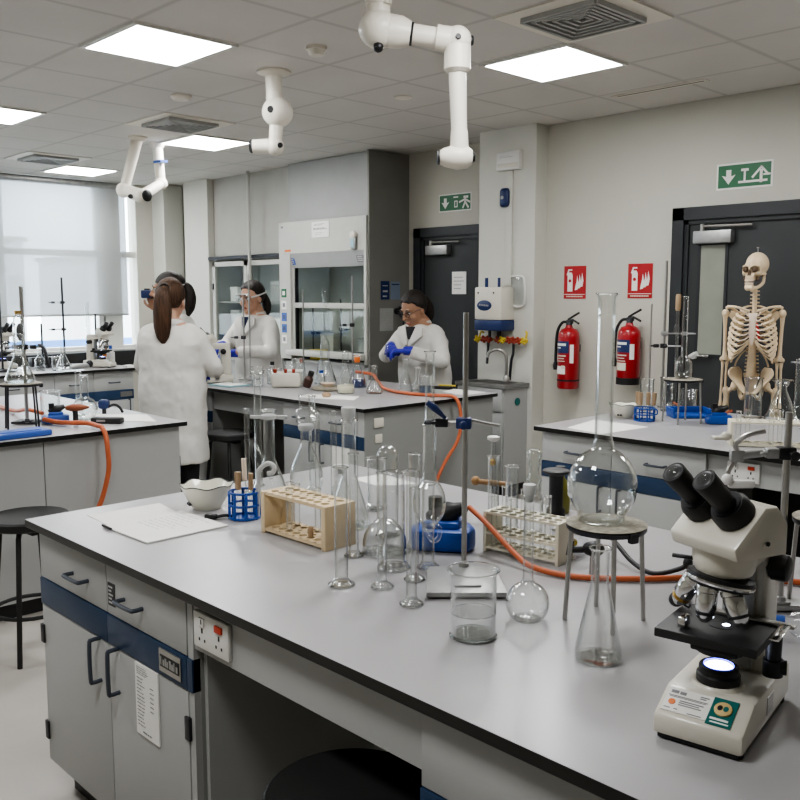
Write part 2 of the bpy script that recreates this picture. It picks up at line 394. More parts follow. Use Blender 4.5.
# ------------------------------------------------------------------ doors
def door(name, x0, x1, yw, zt, lx0, handle_x, vision=None, closer_x=None):
    d = struct(thing(name, 'x', 'x', (0, yw, 0))); del d['label']; del d['category']
    f = MB(); f.box(x0, x0+.085, -.05, .02, 0, zt); f.box(x1-.085, x1, -.05, .02, 0, zt); f.box(x0, x1, -.05, .02, zt-.085, zt)
    f.box(x0+.085, x0+.115, -.03, .02, 0, zt-.085); f.box(x1-.115, x1-.085, -.03, .02, 0, zt-.085); f.box(x0+.085, x1-.085, -.03, .02, zt-.115, zt-.085)
    f.build('door_frame', 'doorf', d, smooth=False)
    B(x0+.115, x1-.115, -.012, .01, .01, zt-.115).build('door_leaf', 'door', d, smooth=False)
    if vision:
        a, bb, z0, z1 = vision
        B(a, bb, -.016, -.008, z0, z1).build('vision_panel', mat('wired_glass', (.27, .28, .24), .25, var=.1, vscale=3), d, smooth=False)
        q = MB()
        q.box(a-.02, a, -.02, -.008, z0-.02, z1+.02); q.box(bb, bb+.02, -.02, -.008, z0-.02, z1+.02); q.box(a, bb, -.02, -.008, z1, z1+.02); q.box(a, bb, -.02, -.008, z0-.02, z0)
        q.build('vision_panel_frame', 'doorf', d, smooth=False)
    c = B(closer_x, closer_x+.27, -.075, -.012, zt-.25, zt-.165, .006).build('door_closer', 'alu', d)
    MB().cyl((closer_x+.06, -.06, zt-.135), (closer_x+.40, -.05, zt-.14), .009, seg=8).cyl((closer_x+.06, -.06, zt-.165), (closer_x+.06, -.06, zt-.12), .014, seg=10).build('closer_arm', 'steel', c)
    if handle_x is not None:
        MB().cyl((handle_x, -.012, 1.05+.13), (handle_x, -.05, 1.18), .011, seg=10).cyl((handle_x, -.05, 1.18), (handle_x+.12, -.05, 1.18), .010, seg=10).lathe([(.026, 0), (.026, .008)], 16, Matrix.Translation((handle_x, -.012, 1.18)) @ rotm(PI/2)).build('door_handle', 'chrome', d)
    return d
door('door_1', -5.955, -4.80, 6.0, 2.205, 0, None, None, -5.78)
door('door_2', -3.19, -2.0, 5.78, 2.19, 0, -3.0, (-2.985, -2.81, 1.19, 1.93), -3.02)
def sheet(name, label, cat, x0, x1, z0, z1, y, m='paper', lines=(), lm='ink', axis='y', group=None, bord=None):
    """flat notice on a wall: facing -Y at y, or facing +X (axis x) where x0..x1 run along y"""
    t = thing(name, label, cat, ((x0+x1)/2, y, (z0+z1)/2) if axis == 'y' else (y, (x0+x1)/2, (z0+z1)/2), 0 if axis == 'y' else PI/2, group)
    w_, h_ = (x1-x0)/2, (z1-z0)/2
    if bord: B(-w_-.008, w_+.008, -.003, -.0005, -h_-.008, h_+.008).build('sign_border', bord, t, smooth=False)
    B(-w_, w_, -.005, -.0005, -h_, h_).build('sheet', m, t, smooth=False)
    if lines:      # one mesh for each block of writing
        bx = [(-w_+2*w_*a, -w_+2*w_*c, -h_+2*h_*zz-th*h_, -h_+2*h_*zz+th*h_) for a, c, zz, th in lines]; blocks = []
        for r in bx:
            near = [g for g in blocks if any(max(r[0]-o_[1], o_[0]-r[1], 0)+max(r[2]-o_[3], o_[2]-r[3], 0) < .018 for o_ in g)]
            blocks = [g for g in blocks if g not in near]+[[r]+[o_ for g in near for o_ in g]]
        for g in blocks:
            q = MB()
            for r in g: q.box(r[0], r[1], -.006, -.0045, r[2], r[3])
            q.build('printing', lm, t, smooth=False)
    return t
def para(n, z0=.85, z1=.15, a=.12, c=.85, th=.02, seed=1):
    r = random.Random(seed); o = []
    for i in range(n):
        z = z0+(z1-z0)*i/max(1, n-1); x = a
        e = c-r.random()*.35*(c-a)
        while x < e:
            l = .05+r.random()*.12; o.append((x, min(e, x+l), z, th)); x += l+.03
    return o
sheet('door_notice', 'white paper notice taped to the far charcoal door', 'notice', -5.49, -5.32, 1.60, 1.80, 5.986, lines=para(4, .75, .25, .15, .85, .03, 3))

# ------------------------------------------------------------------ ceiling fittings
def plate_at(x, y): return V((x, y, ZC))
LPOS = [(0, 0, 'square ceiling light panel at the upper left, largest on the left'), (2, 3, 'square ceiling light panel at the upper right, beside the louvred vent'),
        (-4, 3, 'square ceiling light panel above the woman in goggles'), (-8, 3, 'square ceiling light panel close to the window blind'),
        (-4, 0, 'square ceiling light panel cut by the left edge of the photo')]
for k, (i, j) in enumerate(((0, -4), (4, 0), (5, -4), (-6, -4), (6, 4))):      # the same panels, over the part of the room behind the camera
    la = bpy.data.lights.new('ceiling_lamp', 'AREA'); la.shape = 'RECTANGLE'; la.size, la.size_y = .56, .53; la.energy = 14.; la.color = (.985, .99, .985)
    lo = bpy.data.objects.new('ceiling_lamp', la); COL.objects.link(lo); lo.location = (GX+i*TX, GY+j*TY, ZC-.012)
for i, j, lab in LPOS[:]:
    x, y = GX+i*TX, GY+j*TY
    t = thing('ceiling_light', lab, 'ceiling light', (x, y, ZC), 0, 'square panel lights in the ceiling grid')
    B(-.28, .28, -.268, .268, -.012, -.002).build('diffuser', 'panel', t, smooth=False)
    q = MB()
    for sg in (-1, 1): q.box(-.30, .30, sg*.283-.015, sg*.283+.015, -.013, 0); q.box(sg*.29-.01, sg*.29+.01, -.268, .268, -.013, 0)
    q.build('light_frame', 'white', t, smooth=False)
for i, j, lab in ((3, 2, 'square louvred ceiling vent at the top right beside a light panel'), (-3, 2, 'square louvred ceiling vent in the middle beyond the double extraction arm'), (-7, 2, 'square louvred ceiling vent nearest the window blind')):
    t = thing('ceiling_vent', lab, 'vent', (GX+i*TX, GY+j*TY, ZC), 0, 'louvred vents in the ceiling')
    B(-.215, .215, -.215, .215, -.006, -.001).build('vent_backing', 'black', t, smooth=False)
    q = MB()
    for k in range(6):
        r = .205-.035*k
        for sgn in (-1, 1):
            q.box(-r, r, sgn*r-.009, sgn*r+.009, -.03+.003*k, -.006); q.box(sgn*r-.009, sgn*r+.009, -r, r, -.03+.003*k, -.006)
    q.build('louvre', 'hoodg', t, smooth=False)
    q = MB()
    for sgn in (-1, 1):
        q.box(-.3, .3, sgn*.256-.044, sgn*.256+.044, -.008, 0); q.box(sgn*.256-.044, sgn*.256+.044, -.212, .212, -.008, 0)
    q.build('vent_frame', 'armw', t, smooth=False)
t = thing('smoke_detector', 'white round smoke detector on the ceiling between two extraction arms', 'smoke detector', (-3.82, 3.09, ZC))
MB().lathe([(.055, -.018), (.055, 0)], 24).build('base', 'armw', t); MB().lathe([(.02, -.05), (.035, -.046), (.045, -.018)], 24).build('sensor', 'cream', t)
t = thing('smoke_detector', 'flat round ceiling detector beyond the big extraction arm', 'smoke detector', (-4.36, 4.26, ZC))
MB().lathe([(.04, -.014), (.06, -.006), (.06, 0)], 24).build('base', 'armw', t)
t = thing('smoke_detector', 'flat round ceiling detector left of the hanging extraction arm with the ball joint', 'smoke detector', (-5.35, 3.18, ZC))
MB().lathe([(.05, -.03), (.068, -.014), (.068, 0)], 24).build('base', 'armw', t)
t = thing('slot_diffuser', 'narrow dark slot vent in the ceiling edge over the right wall', 'vent', (-3.05, 5.25, ZC))
B(-.30, .30, -.012, .012, -.006, -.0005).build('slot', 'black', t, smooth=False); q = MB(); q.box(-.33, .33, -.03, -.012, -.008, 0); q.box(-.33, .33, .012, .03, -.008, 0); q.build('slot_frame', 'armw', t, smooth=False)

# fume extraction arms
RT = V((math.cos(.80054), math.sin(.80054), 0)); FW = V((-math.sin(.80054), math.cos(.80054), 0))
def cap_at(c, d, r, h=.012): 
    return MB().latheto(V(c), V(c)+V(d)*h, [(r, 0), (r, .6), (r*.8, 1)], 18)
a = thing('extraction_arm', 'large white jointed fume extraction arm hanging at the top centre', 'extraction arm', (-2.83, 2.62, ZC))
MB().lathe([(.085, 0), (.085, -.02), (.05, -.025), (.05, -.09), (.056, -.09), (.056, -.11), (.05, -.11), (.05, -.16)][::-1], 24).build('drop_pipe', 'armw', a)
J = V((0, 0, -.205)); E = V((.228, .238, -.25)); D = E+V((.008, .008, -.475))
MB().sphere(J, .083, (1, 1, .95)).latheto(J, J+(E-J).normalized()*.135, [(.07, 0), (.066, .7), (.05, 1)]).build('joint', 'armw', a)
MB().tube([J+(E-J).normalized()*.10, J+(E-J).normalized()*.145], .047, 18).sphere(J-FW*.03+V((0, 0, -.08)), .022).build('joint_collar', 'black', a)
MB().cyl(J+(E-J).normalized()*.14, E, .042, .040).build('upper_pipe', 'armw', a)
MB().sphere(E, .060, (1, 1, 1)).latheto(E, E+V((0, 0, -.13)), [(.055, 0), (.057, .9), (.042, 1)]).cyl(E-(E-J).normalized()*.09, E, .052).build('elbow', 'armw', a)
each('elbow_cap', 'black', a, [cap_at(E+RT*.055, RT, .02), cap_at(E-FW*.055, -FW, .012)])
MB().cyl(E+V((0, 0, -.12)), D+V((0, 0, .09)), .037, .033).build('lower_pipe', 'armw', a)
MB().latheto(D-RT*.085, D+RT*.055, [(.026, 0), (.040, .15), (.052, .55), (.046, .85), (.03, 1)], 22).cyl(D+V((0, 0, .02)), D+V((0, 0, .11)), .040, .036).build('end_joint', 'armw', a)
each('end_cap', 'black', a, [cap_at(D-RT*.083, -RT, .032), cap_at(D+RT*.055, RT, .02)])
MB().cyl(J+V((.05, -.0, .09)), J+V((.05, 0, .12)), .016).build('clip', 'cream', a)

a = thing('extraction_arm', 'white fume extraction arm with a round ball joint, beside the smoke detector', 'extraction arm', (-4.40, 3.235, ZC))
MB().lathe([(.10, 0), (.10, -.012), (.05, -.03), (.045, -.15)][::-1], 22).build('drop_pipe', 'armw', a)
J = V((.02, .01, -.235)); D = V((.0, .0, -.43))
MB().sphere(J, .092, (1, 1, .95)).cyl(J, V((0, 0, -.14)), .05).build('joint', 'armw', a)
MB().cyl(J, D, .042, .038).build('lower_pipe', 'armw', a)
MB().sphere(D, .055).latheto(D, D-RT*.13, [(.045, 0), (.04, 1)]).build('end_joint', 'armw', a)
each('end_cap', 'black', a, [cap_at(D-RT*.13, -RT, .040, .02), cap_at(D-FW*.04+RT*.035, -FW+RT*.5, .016), cap_at(J-RT*.03-FW*.08, -FW, .02), cap_at(J+RT*.07, RT, .018)])

a = thing('extraction_arm', 'white fume extraction arm hanging as a folded V near the window', 'extraction arm', (-6.98, 3.73, ZC))
P1 = V((-.04, -.12, -.44)); P2 = V((.16, -.07, -.50)); P0 = V((-.16, .265, 0)); P3 = V((-.105, .26, -.35))
MB().lathe([(.08, 0), (.08, -.015), (.05, -.04)][::-1], 18).cyl((0, 0, 0), P1, .048, .042).build('drop_pipe', 'armw', a)
MB().lathe([(.07, 0), (.07, -.015), (.045, -.05)][::-1], 18, Matrix.Translation(P0)).cyl(P0, P3, .044, .040).build('second_pipe', 'armw', a)
MB().sphere(P1, .064).build('joint', 'armw', a); MB().sphere(P3, .056).build('elbow', 'armw', a)
MB().cyl(P3, P2, .040, .046).sphere(P2, .06).cyl(P1, P2, .05, .056).build('folded_pipe', 'armw', a)
each('end_cap', 'black', a, [cap_at(P2+RT*.05-FW*.03, RT*.8-FW*.5, .048, .02), cap_at(P2-FW*.06-RT*.07+V((0, 0, -.01)), -FW, .02)])
MB().box(P3.x-.03, P3.x+.09, P3.y-.05, P3.y+.02, P3.z+.17, P3.z+.19).build('cable_clip', 'bluep2', a)
# ------------------------------------------------------------------ benches
def handle_bar(m, c, L, ax, out, r=.006, d=.032):
    """bow handle: c centre on the face, ax direction of the bar, out direction away from the face"""
    c, ax, out = V(c), V(ax), V(out)
    m.tube([c-ax*L/2, c-ax*L/2+out*d*.75, c-ax*(L/2-d*.35)+out*d, c+ax*(L/2-d*.35)+out*d, c+ax*L/2+out*d*.75, c+ax*L/2], r, 10, 4)
    return m
def worktop(label, x0, x1, y0, y1, th=.024):
    o = B(x0, x1, y0, y1, .9-th, .9, .0015).build('worktop', 'top', smooth=False)
    return tag(o, label, 'worktop')
def cupboard(label, x0, x1, yf, depth, cols, name='cupboard_unit', rz=0, origin=None, zt=.872, stripe=(.632, .716), plinth=.11, hinge=True, hoff=(0, 0, 0, 0)):
    """unit whose front faces local -Y; cols = x positions splitting the doors"""
    t = thing(name, label, 'cupboard', origin or (0, yf, 0), rz)
    B(x0, x1, .02, depth, plinth, zt).build('carcass', 'cabd', t, smooth=False)
    B(x0+.04, x1-.02, .06, depth, 0, plinth).build('plinth', 'black', t, smooth=False)
    for k, (a, b_) in enumerate(zip(cols, cols[1:])):
        d = B(a+.002, b_-.002, 0, .02, stripe[1]+.003, zt, .0015).build('drawer', 'cab', t)
        handle_bar(MB(), ((a+b_)/2+hoff[k], 0, (stripe[1]+zt)/2-.012), .10, (1, 0, 0), (0, -1, 0)).build('drawer_handle', 'hand', d)
        B(a+.001, b_-.001, -.003, .02, stripe[0], stripe[1], .001).build('stripe_panel', 'blue', t)
        d = B(a+.002, b_-.002, 0, .02, plinth, stripe[0]-.003, .0015).build('cupboard_door', 'cab', t)
        hx = b_-.055 if k % 2 == 0 else a+.055
        handle_bar(MB(), (hx, 0, stripe[0]-.066), .125, (0, 0, 1), (0, -1, 0)).build('door_handle', 'hand', d)
        if hinge:
            xx = a+.002 if k % 2 == 0 else b_-.002
            for z in (plinth+.10, stripe[0]-.10): B(xx-.012, xx+.012, -.006, .012, z-.03, z+.03, .002).build('hinge', 'dkm', d)
    return t

# front bench
worktop('long grey front worktop with black edge, nearest the camera', -2.77, .75, 1.05, 2.38)
c = cupboard('grey cupboard with navy stripe at the left end of the nearest bench', -2.74, -1.835, 1.08, .56, (-2.74, -2.285, -1.862), hoff=(.062, -.058, 0, 0))
B(-1.860, -1.836, .002, .02, .11, .872).build('end_stile', 'cab', c, smooth=False)
B(-1.860, -1.836, -.003, .02, .632, .716).build('end_stripe', 'blue', c, smooth=False)
c2 = cupboard('grey cupboard with navy stripe at the right end of the nearest bench', -1.06, .72, 1.08, .56, (-1.06, -.47, .12, .72), zt=.857)
f = thing('bench_frame', 'grey frame of the nearest bench with the shaded knee space', 'bench frame', (0, 1.08, 0))
B(-1.834, -1.061, .006, .026, .745, .874).build('apron_panel', 'cab', f, smooth=False)
B(-1.834, -1.061, .58, .60, 0, .874).build('back_panel', 'knee', f, smooth=False)
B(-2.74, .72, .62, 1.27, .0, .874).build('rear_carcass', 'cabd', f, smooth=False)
B(-1.834, -1.82, .03, .58, .0, .874).build('side_panel', 'knee', f, smooth=False)
# small labels on the left cupboard
def child_box(name, m, parent, *a): return B(*a).build(name, m, parent, smooth=False)
child_box('inventory_sticker', 'black', c, -2.275, -2.235, -.0015, 0, .745, .81)
q = MB()
for k in range(5): q.box(-2.270, -2.240+random.uniform(-.014, 0), -.0022, -.0012, .752+.011*k, .757+.011*k)
q.build('sticker_print', 'inkl', c, smooth=False)
pl = child_box('name_plate', 'steel', c, -1.99, -1.885, -.007, -.003, .646, .706)
child_box('plate_inset', 'black', pl, -1.984, -1.891, -.008, -.0065, .660, .692)
q = MB()
for k in range(8): q.box(-1.980+.0108*k, -1.974+.0108*k+.003*(k % 3 > 0), -.009, -.0075, .665, .687-.006*(k % 2))
q.build('plate_lettering', 'alu', pl, smooth=False)
sheet('paper_list', 'white printed list taped to the right door of the nearest left cupboard', 'notice', -2.125, -2.005, .43, .628, 1.0795, lines=para(4, .95, .86, .08, .7, .006, 2)+para(14, .80, .14, .08, .42, .009, 5)+para(6, .74, .42, .66, .85, .009, 6)+para(1, .06, .06, .3, .7, .016, 8))
def socket(label, x, y, z, w_=.15, hh=.088, parent=None, rz=0):
    t = thing('power_socket', label, 'socket', (x, y, z), rz)
    B(-w_/2, w_/2, -.012, 0, -hh/2, hh/2, .004).build('faceplate', 'white', t)
    for sx in (-.036, .036):
        q = MB(); q.box(sx-.003, sx+.003, -.0128, -.011, -.004, .008); q.box(sx-.014, sx-.009, -.0128, -.011, -.024, -.017); q.box(sx+.009, sx+.014, -.0128, -.011, -.024, -.017)
        q.build('pin_holes', 'black', t, smooth=False)
    B(.022, .052, -.0165, -.011, .016, .032, .001).build('rocker_switch', mat('red_switch', (.55, .06, .03), .4), t)
    q = MB().box(-.048, -.024, -.0165, -.011, .014, .034, .001); q.build('rocker_switch', 'white', t)
    B(-.034, -.030, -.0172, -.016, .02, .032).build('switch_mark', 'black', t, smooth=False)
    return t
socket('double white power socket with a red switch below the nearest worktop', -1.745, 1.086, .806)

# centre bench
worktop('grey worktop of the middle bench, where the woman in glasses works', -6.2, -4.03, 3.60, 4.88)
c = cupboard('grey cupboard of the middle bench, right of its knee space', -4.89, -4.06, 3.63, .5, (-4.89, -4.515, -4.12), hinge=False)
B(-4.118, -4.06, .0, .02, .11, .872).build('end_stile', 'cab', c, smooth=False); B(-4.118, -4.06, -.003, .02, .632, .716).build('end_stripe', 'blue', c, smooth=False)
child_box('paper_note', 'paper', c, -4.37, -4.20, -.002, 0, .50, .63)
c = cupboard('narrow grey cupboard at the left end of the middle bench', -6.17, -5.81, 3.63, .5, (-6.17, -5.81), hinge=True)
f = thing('bench_frame', 'grey frame and end panel of the middle bench', 'bench frame', (0, 3.63, 0))
B(-5.809, -4.891, .03, .05, .735, .874).build('apron_panel', 'cab', f, smooth=False)
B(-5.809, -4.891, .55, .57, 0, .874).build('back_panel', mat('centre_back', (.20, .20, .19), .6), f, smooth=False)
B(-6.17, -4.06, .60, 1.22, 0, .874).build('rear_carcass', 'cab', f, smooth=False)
B(-4.0595, -4.05, 0, 1.22, 0, .874).build('end_panel', 'cabd', f, smooth=False)
q = MB(); q.box(0, .008, -.04, .04, -.03, .03, .003); 
lt = thing('end_label', 'small cream holder stuck on the end panel of the middle bench, upper of two', 'label holder', (-4.05, 3.74, .80)); q.build('holder', 'cream', lt)
lt = thing('end_label', 'small cream holder stuck on the end panel of the middle bench, lower of two', 'label holder', (-4.05, 3.74, .70)); B(0, .006, -.03, .03, -.028, .028, .003).build('holder', 'cream', lt)

# right bench
worktop('grey worktop of the right bench in front of the skeleton', -2.88, .6, 3.79, 5.04)
cupboard('grey cupboard with navy stripe at the left end of the right bench', -2.845, -1.91, 3.82, .5, (-2.845, -2.415, -1.912), hinge=False)
cupboard('grey cupboard of the right bench beyond its socket', -1.0, .55, 3.82, .5, (-1.0, -.2, .55), hinge=False)
f = thing('bench_frame', 'grey frame of the right bench with its dark knee space', 'bench frame', (0, 3.82, 0))
B(-1.909, -1.001, .02, .04, .745, .874).build('apron_panel', 'cab', f, smooth=False)
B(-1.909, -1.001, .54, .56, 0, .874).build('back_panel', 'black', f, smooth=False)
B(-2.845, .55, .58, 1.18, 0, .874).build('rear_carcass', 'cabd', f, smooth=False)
socket('double white power socket with a scorched switch under the right bench', -1.74, 3.84, .806)

# left bench (its end faces +X)
worktop('grey worktop of the left bench with the drooping orange hose', -6.3, -4.32, 1.22, 2.55)
f = thing('bench_frame', 'pale grey end panel and body of the left bench', 'bench frame', (-4.36, 0, 0))
q = MB(); q.box(-.02, 0, 1.765, 2.52, .085, .874); q.build('end_panel', 'cab', f, smooth=False)
B(-.02, 0, 1.25, 1.76, .085, .874).build('end_panel', 'cab', f, smooth=False)
B(-1.9, -.021, 1.27, 2.50, .085, .874).build('carcass', 'cabd', f, smooth=False); B(-1.88, -.04, 1.30, 2.47, 0, .085).build('plinth', 'black', f, smooth=False)
B(-.06, -.02, 2.505, 2.535, .60, .70).build('side_stripe', 'blue', f, smooth=False)

# window bench (front faces +X): local x runs along world +Y
worktop('grey worktop under the window, along the blind', -8.72, -7.88, -1.0, 4.13)
c = cupboard('grey drawer unit with navy stripe under the window worktop', 0, 1.52, 0, .7, (0, .75, 1.12, 1.52), rz=PI/2, origin=(-7.92, 2.58, 0), stripe=(.60, .69), hinge=False)
child_box('name_plate', 'steel', c, 1.38, 1.50, -.007, -.003, .625, .675)
cupboard('grey drawer unit further left under the window worktop', 0, 3.4, 0, .7, (0, .8, 1.6, 2.4, 3.4), rz=PI/2, origin=(-7.92, -.85, 0), stripe=(.60, .69), hinge=False)

# stools
def stool(label, x, y, rz, zt=.63, r=.175):
    t = thing('lab_stool', label, 'stool', (x, y, 0), rz, 'black lab stools')
    MB().lathe([(r*.9, zt-.045), (r, zt-.035), (r, zt-.008), (r*.96, zt), (0, zt+.002)], 40).build('seat', 'chair', t)
    for k in range(4):
        a_ = PI/4+k*PI/2; d = V((math.cos(a_), math.sin(a_), 0))
        MB().tube([d*.06+V((0, 0, zt-.052)), d*.115+V((0, 0, zt-.054)), d*.128+V((0, 0, zt-.075)), d*.185+V((0, 0, .0))], .0115, 10).build('leg', 'chair', t)
    n = 28; MB().tube([(.165*math.cos(2*PI*k/n), .165*math.sin(2*PI*k/n), .21) for k in range(n)], .009, 8, closed=True).build('foot_ring', 'chair', t)
    B(-.09, .09, -.03, .03, zt-.075, zt-.045, .004).build('seat_bracket', 'chair', t)
    return t
s0 = stool('black round stool at the left end of the nearest bench', -3.905, 1.497, .07)
dup(s0, (-5.32, 3.47, 0), .2, 'black round stool in the knee space of the middle bench')
dup(s0, (-1.245, 1.075, 0), .5, 'black round stool under the nearest bench, cut by the bottom edge')
# ------------------------------------------------------------------ wall things
def tube_poly(m, pts, w_, y0, y1):
    """flat pictogram stroke in the x-z plane"""
    for (xa, za), (xb, zb) in zip(pts, pts[1:]):
        d = V((xb-xa, zb-za)); L_ = d.length; a_ = math.atan2(d.y, d.x)
        m.box(-w_/2, L_+w_/2, y0, y1, -w_/2, w_/2, T=Matrix.Translation((xa, 0, za)) @ rotm(0, -a_, 0))
    return m
def flat(poly, y0=-.007, y1=-.0045): return MB().prism(poly, -y1, -y0, T=rotm(PI/2))
# exit signs
def arrow_down(x, z, s): return flat([(x-.2*s, z+.5*s), (x+.2*s, z+.5*s), (x+.2*s, z), (x+.55*s, z+.1*s), (x, z-.6*s), (x-.55*s, z+.1*s), (x-.2*s, z)])
t = thing('exit_sign', 'green emergency exit sign above the charcoal door behind the skeleton', 'sign', (-2.71, 5.78, 2.375))
B(-.19, .19, -.004, -.0005, -.085, .085).build('sign_border', 'paper', t, smooth=False); B(-.178, .178, -.006, -.002, -.073, .073).build('sign_face', 'green', t, smooth=False)
arrow_down(-.105, 0, .085).build('arrow', 'paper', t, smooth=False)
q = MB(); tube_poly(q, [(-.03, -.042), (.15, -.042)], .014, -.0075, -.0045); tube_poly(q, [(.005, -.04), (.005, .03)], .013, -.0075, -.0045); tube_poly(q, [(-.012, .035), (.022, .035)], .016, -.0075, -.0045)
tube_poly(q, [(.115, -.045), (.115, .02)], .018, -.0075, -.0045); tube_poly(q, [(.06, -.015), (.115, .045), (.155, .0)], .014, -.0075, -.0045); tube_poly(q, [(.135, -.005), (.17, -.005)], .012, -.0075, -.0045)
q.build('running_figure', 'paper', t, smooth=False)
t = thing('exit_sign', 'small green exit sign above the far charcoal door', 'sign', (-5.475, 6.0, 2.415))
B(-.195, .195, -.004, -.0005, -.078, .078).build('sign_border', 'paper', t, smooth=False); B(-.185, .185, -.006, -.002, -.068, .068).build('sign_face', 'green', t, smooth=False)
arrow_down(-.115, 0, .085).build('arrow', 'paper', t, smooth=False)
q = MB(); tube_poly(q, [(.1, -.05), (.125, .0), (.16, -.05)], .016, -.0075, -.0045); tube_poly(q, [(.06, .0), (.125, .02), (.175, -.005)], .016, -.0075, -.0045); tube_poly(q, [(.115, .04), (.15, .04)], .02, -.0075, -.0045)
tube_poly(q, [(.0, .01), (.0, -.04), (.03, -.04), (.03, .01), (0, .01)], .009, -.0075, -.0045); tube_poly(q, [(-.01, .045), (.035, .045)], .012, -.0075, -.0045)
q.build('running_figure', 'paper', t, smooth=False)
# fire point signs
def fire_sign(label, x, z, seed):
    t = thing('fire_sign', label, 'sign', (x, 5.78, z))
    B(-.10, .10, -.004, -.0005, -.125, .125).build('sign_face', 'signred', t, smooth=False)
    q = MB(); q.merge(flat([(-.065, -.07), (-.02, -.07), (-.02, .055), (-.03, .075), (-.055, .075), (-.065, .055)]).bm); tube_poly(q, [(-.068, .06), (-.055, .095), (-.03, .095)], .01, -.007, -.0045)
    q.build('extinguisher_symbol', 'paper', t, smooth=False)
    MB().prism([(-.043+.013*math.cos(a_*PI/5), .012+.013*math.sin(a_*PI/5)) for a_ in range(10)], .0065, .0085, T=rotm(PI/2)).build('symbol_mark', 'signred', t, smooth=False)
    q = MB()
    for k in range(3): 
        x0 = .015+.022*k
        q.merge(flat([(x0-.012, -.06+.012*k), (x0+.012, -.055+.012*k), (x0+.02, -.01+.012*k), (x0+.008, .05+.01*k), (x0+.004, .01+.01*k), (x0-.004, -.02+.01*k)]).bm)
    q.build('flame_symbol', 'paper', t, smooth=False)
    B(-.095, .095, -.006, -.0035, -.094, -.090).build('rule_line', 'paper', t, smooth=False)
    q = MB()
    for k in range(11): q.box(-.075+.0138*k, -.075+.0138*k+.010, -.006, -.0035, -.113, -.103)
    q.build('lettering', 'porc', t, smooth=False)
fire_sign('red fire extinguisher sign above the extinguisher nearer the pillar', -4.02, 1.69, 1)
fire_sign('red fire extinguisher sign above the extinguisher nearer the skeleton', -3.455, 1.695, 2)
# extinguishers
def extinguisher(label, x, z0, h_, base, rz):
    t = thing('fire_extinguisher', label, 'fire extinguisher', (x, 5.78-.115, z0), rz)
    r = .082
    MB().lathe([(r*.9, 0), (r, .012), (r, h_-.07), (r*.93, h_-.04), (r*.70, h_-.012), (.03, h_), (.024, h_+.02)], 28).build('cylinder', 'red', t)
    MB().lathe([(.024, h_+.0), (.024, h_+.03), (.018, h_+.045)], 14).box(-.02, .03, -.015, .015, h_+.03, h_+.06, .004).build('valve', 'dkm', t)
    m = MB(); m.tube([(-.01, 0, h_+.05), (.03, 0, h_+.062), (.10, -.02, h_+.035)], .0085, 8); m.build('carry_handle', 'black', t)
    MB().tube([(-.01, 0, h_+.062), (.04, 0, h_+.09), (.10, -.02, h_+.115)], .0085, 8).build('squeeze_lever', 'black', t)
    MB().tube([(-.02, 0, h_+.045), (-.06, -.01, h_+.035), (-.095, -.02, h_-.04), (-.105, -.02, h_-.2), (-.105, -.02, h_*.42)], .011, 10, 6).build('hose', 'black', t)
    MB().lathe([(.014, 0), (.020, -.03), (.016, -.06)][::-1], 12, Matrix.Translation((-.105, -.02, h_*.43))).build('nozzle', 'dkm', t)
    def wrap(n, m_, z0_, z1_, a0, a1, rr=r+.0012):
        bm = bmesh.new(); P = 10
        for k in range(P+1):
            a_ = a0+(a1-a0)*k/P
            bm.verts.new((rr*math.cos(a_), rr*math.sin(a_), z0_)); bm.verts.new((rr*math.cos(a_), rr*math.sin(a_), z1_))
        bm.verts.ensure_lookup_table()
        for k in range(P): bm.faces.new((bm.verts[2*k], bm.verts[2*k+2], bm.verts[2*k+3], bm.verts[2*k+1]))
        q = MB(); q.merge(bm); return q.build(n, m_, t)
    a0, a1 = -2.75, -.95
    wrap('label_band', 'navy', h_-.19, h_-.10, a0, a1)
    for k, (za, zb, fr, m_) in enumerate(((h_-.135, h_-.117, .8, 'paper'), (h_-.155, h_-.147, .5, 'paper'), (h_-.215, h_-.207, .8, 'porc'), (h_-.235, h_-.229, .7, 'porc'), (h_-.255, h_-.249, .75, 'porc'), (h_-.31, h_-.285, .22, 'porc'))):
        wrap('printing', m_, za, zb, a0+.1, a0+.1+fr*(a1-a0), r+.002)
    wrap('printing', 'porc', h_-.31, h_-.285, a1-.7, a1-.35, r+.002)
    if base:
        wrap('white_label', 'paper', h_-.24, h_-.13, -.95, -.55, r+.002); wrap('warning_panel', 'porc', .10, .155, a0+.05, a1-.3, r+.002)
        MB().lathe([(r+.004, -.004), (r+.004, .045), (r-.01, .045)], 28).build('base_cap', 'black', t)
    else:
        wrap('white_label', 'paper', .115, .175, a0+.05, a1-.3, r+.002); wrap('side_label', 'paper', .2, .34, -.85, -.5, r+.002)
        MB().lathe([(r+.003, .06), (r+.003, .072)], 28, cap0=False, cap1=False).build('strap', 'black', t)
    B(-.03, .03, r-.004, .114, h_*.6, h_*.72).build('bracket', 'dkm', t)
extinguisher('red fire extinguisher on the wall nearer the pillar, with plain red base', -3.985, .88, .465, False, 0)
extinguisher('red fire extinguisher on the wall with a black base, nearer the skeleton', -3.462, .955, .42, True, 0)

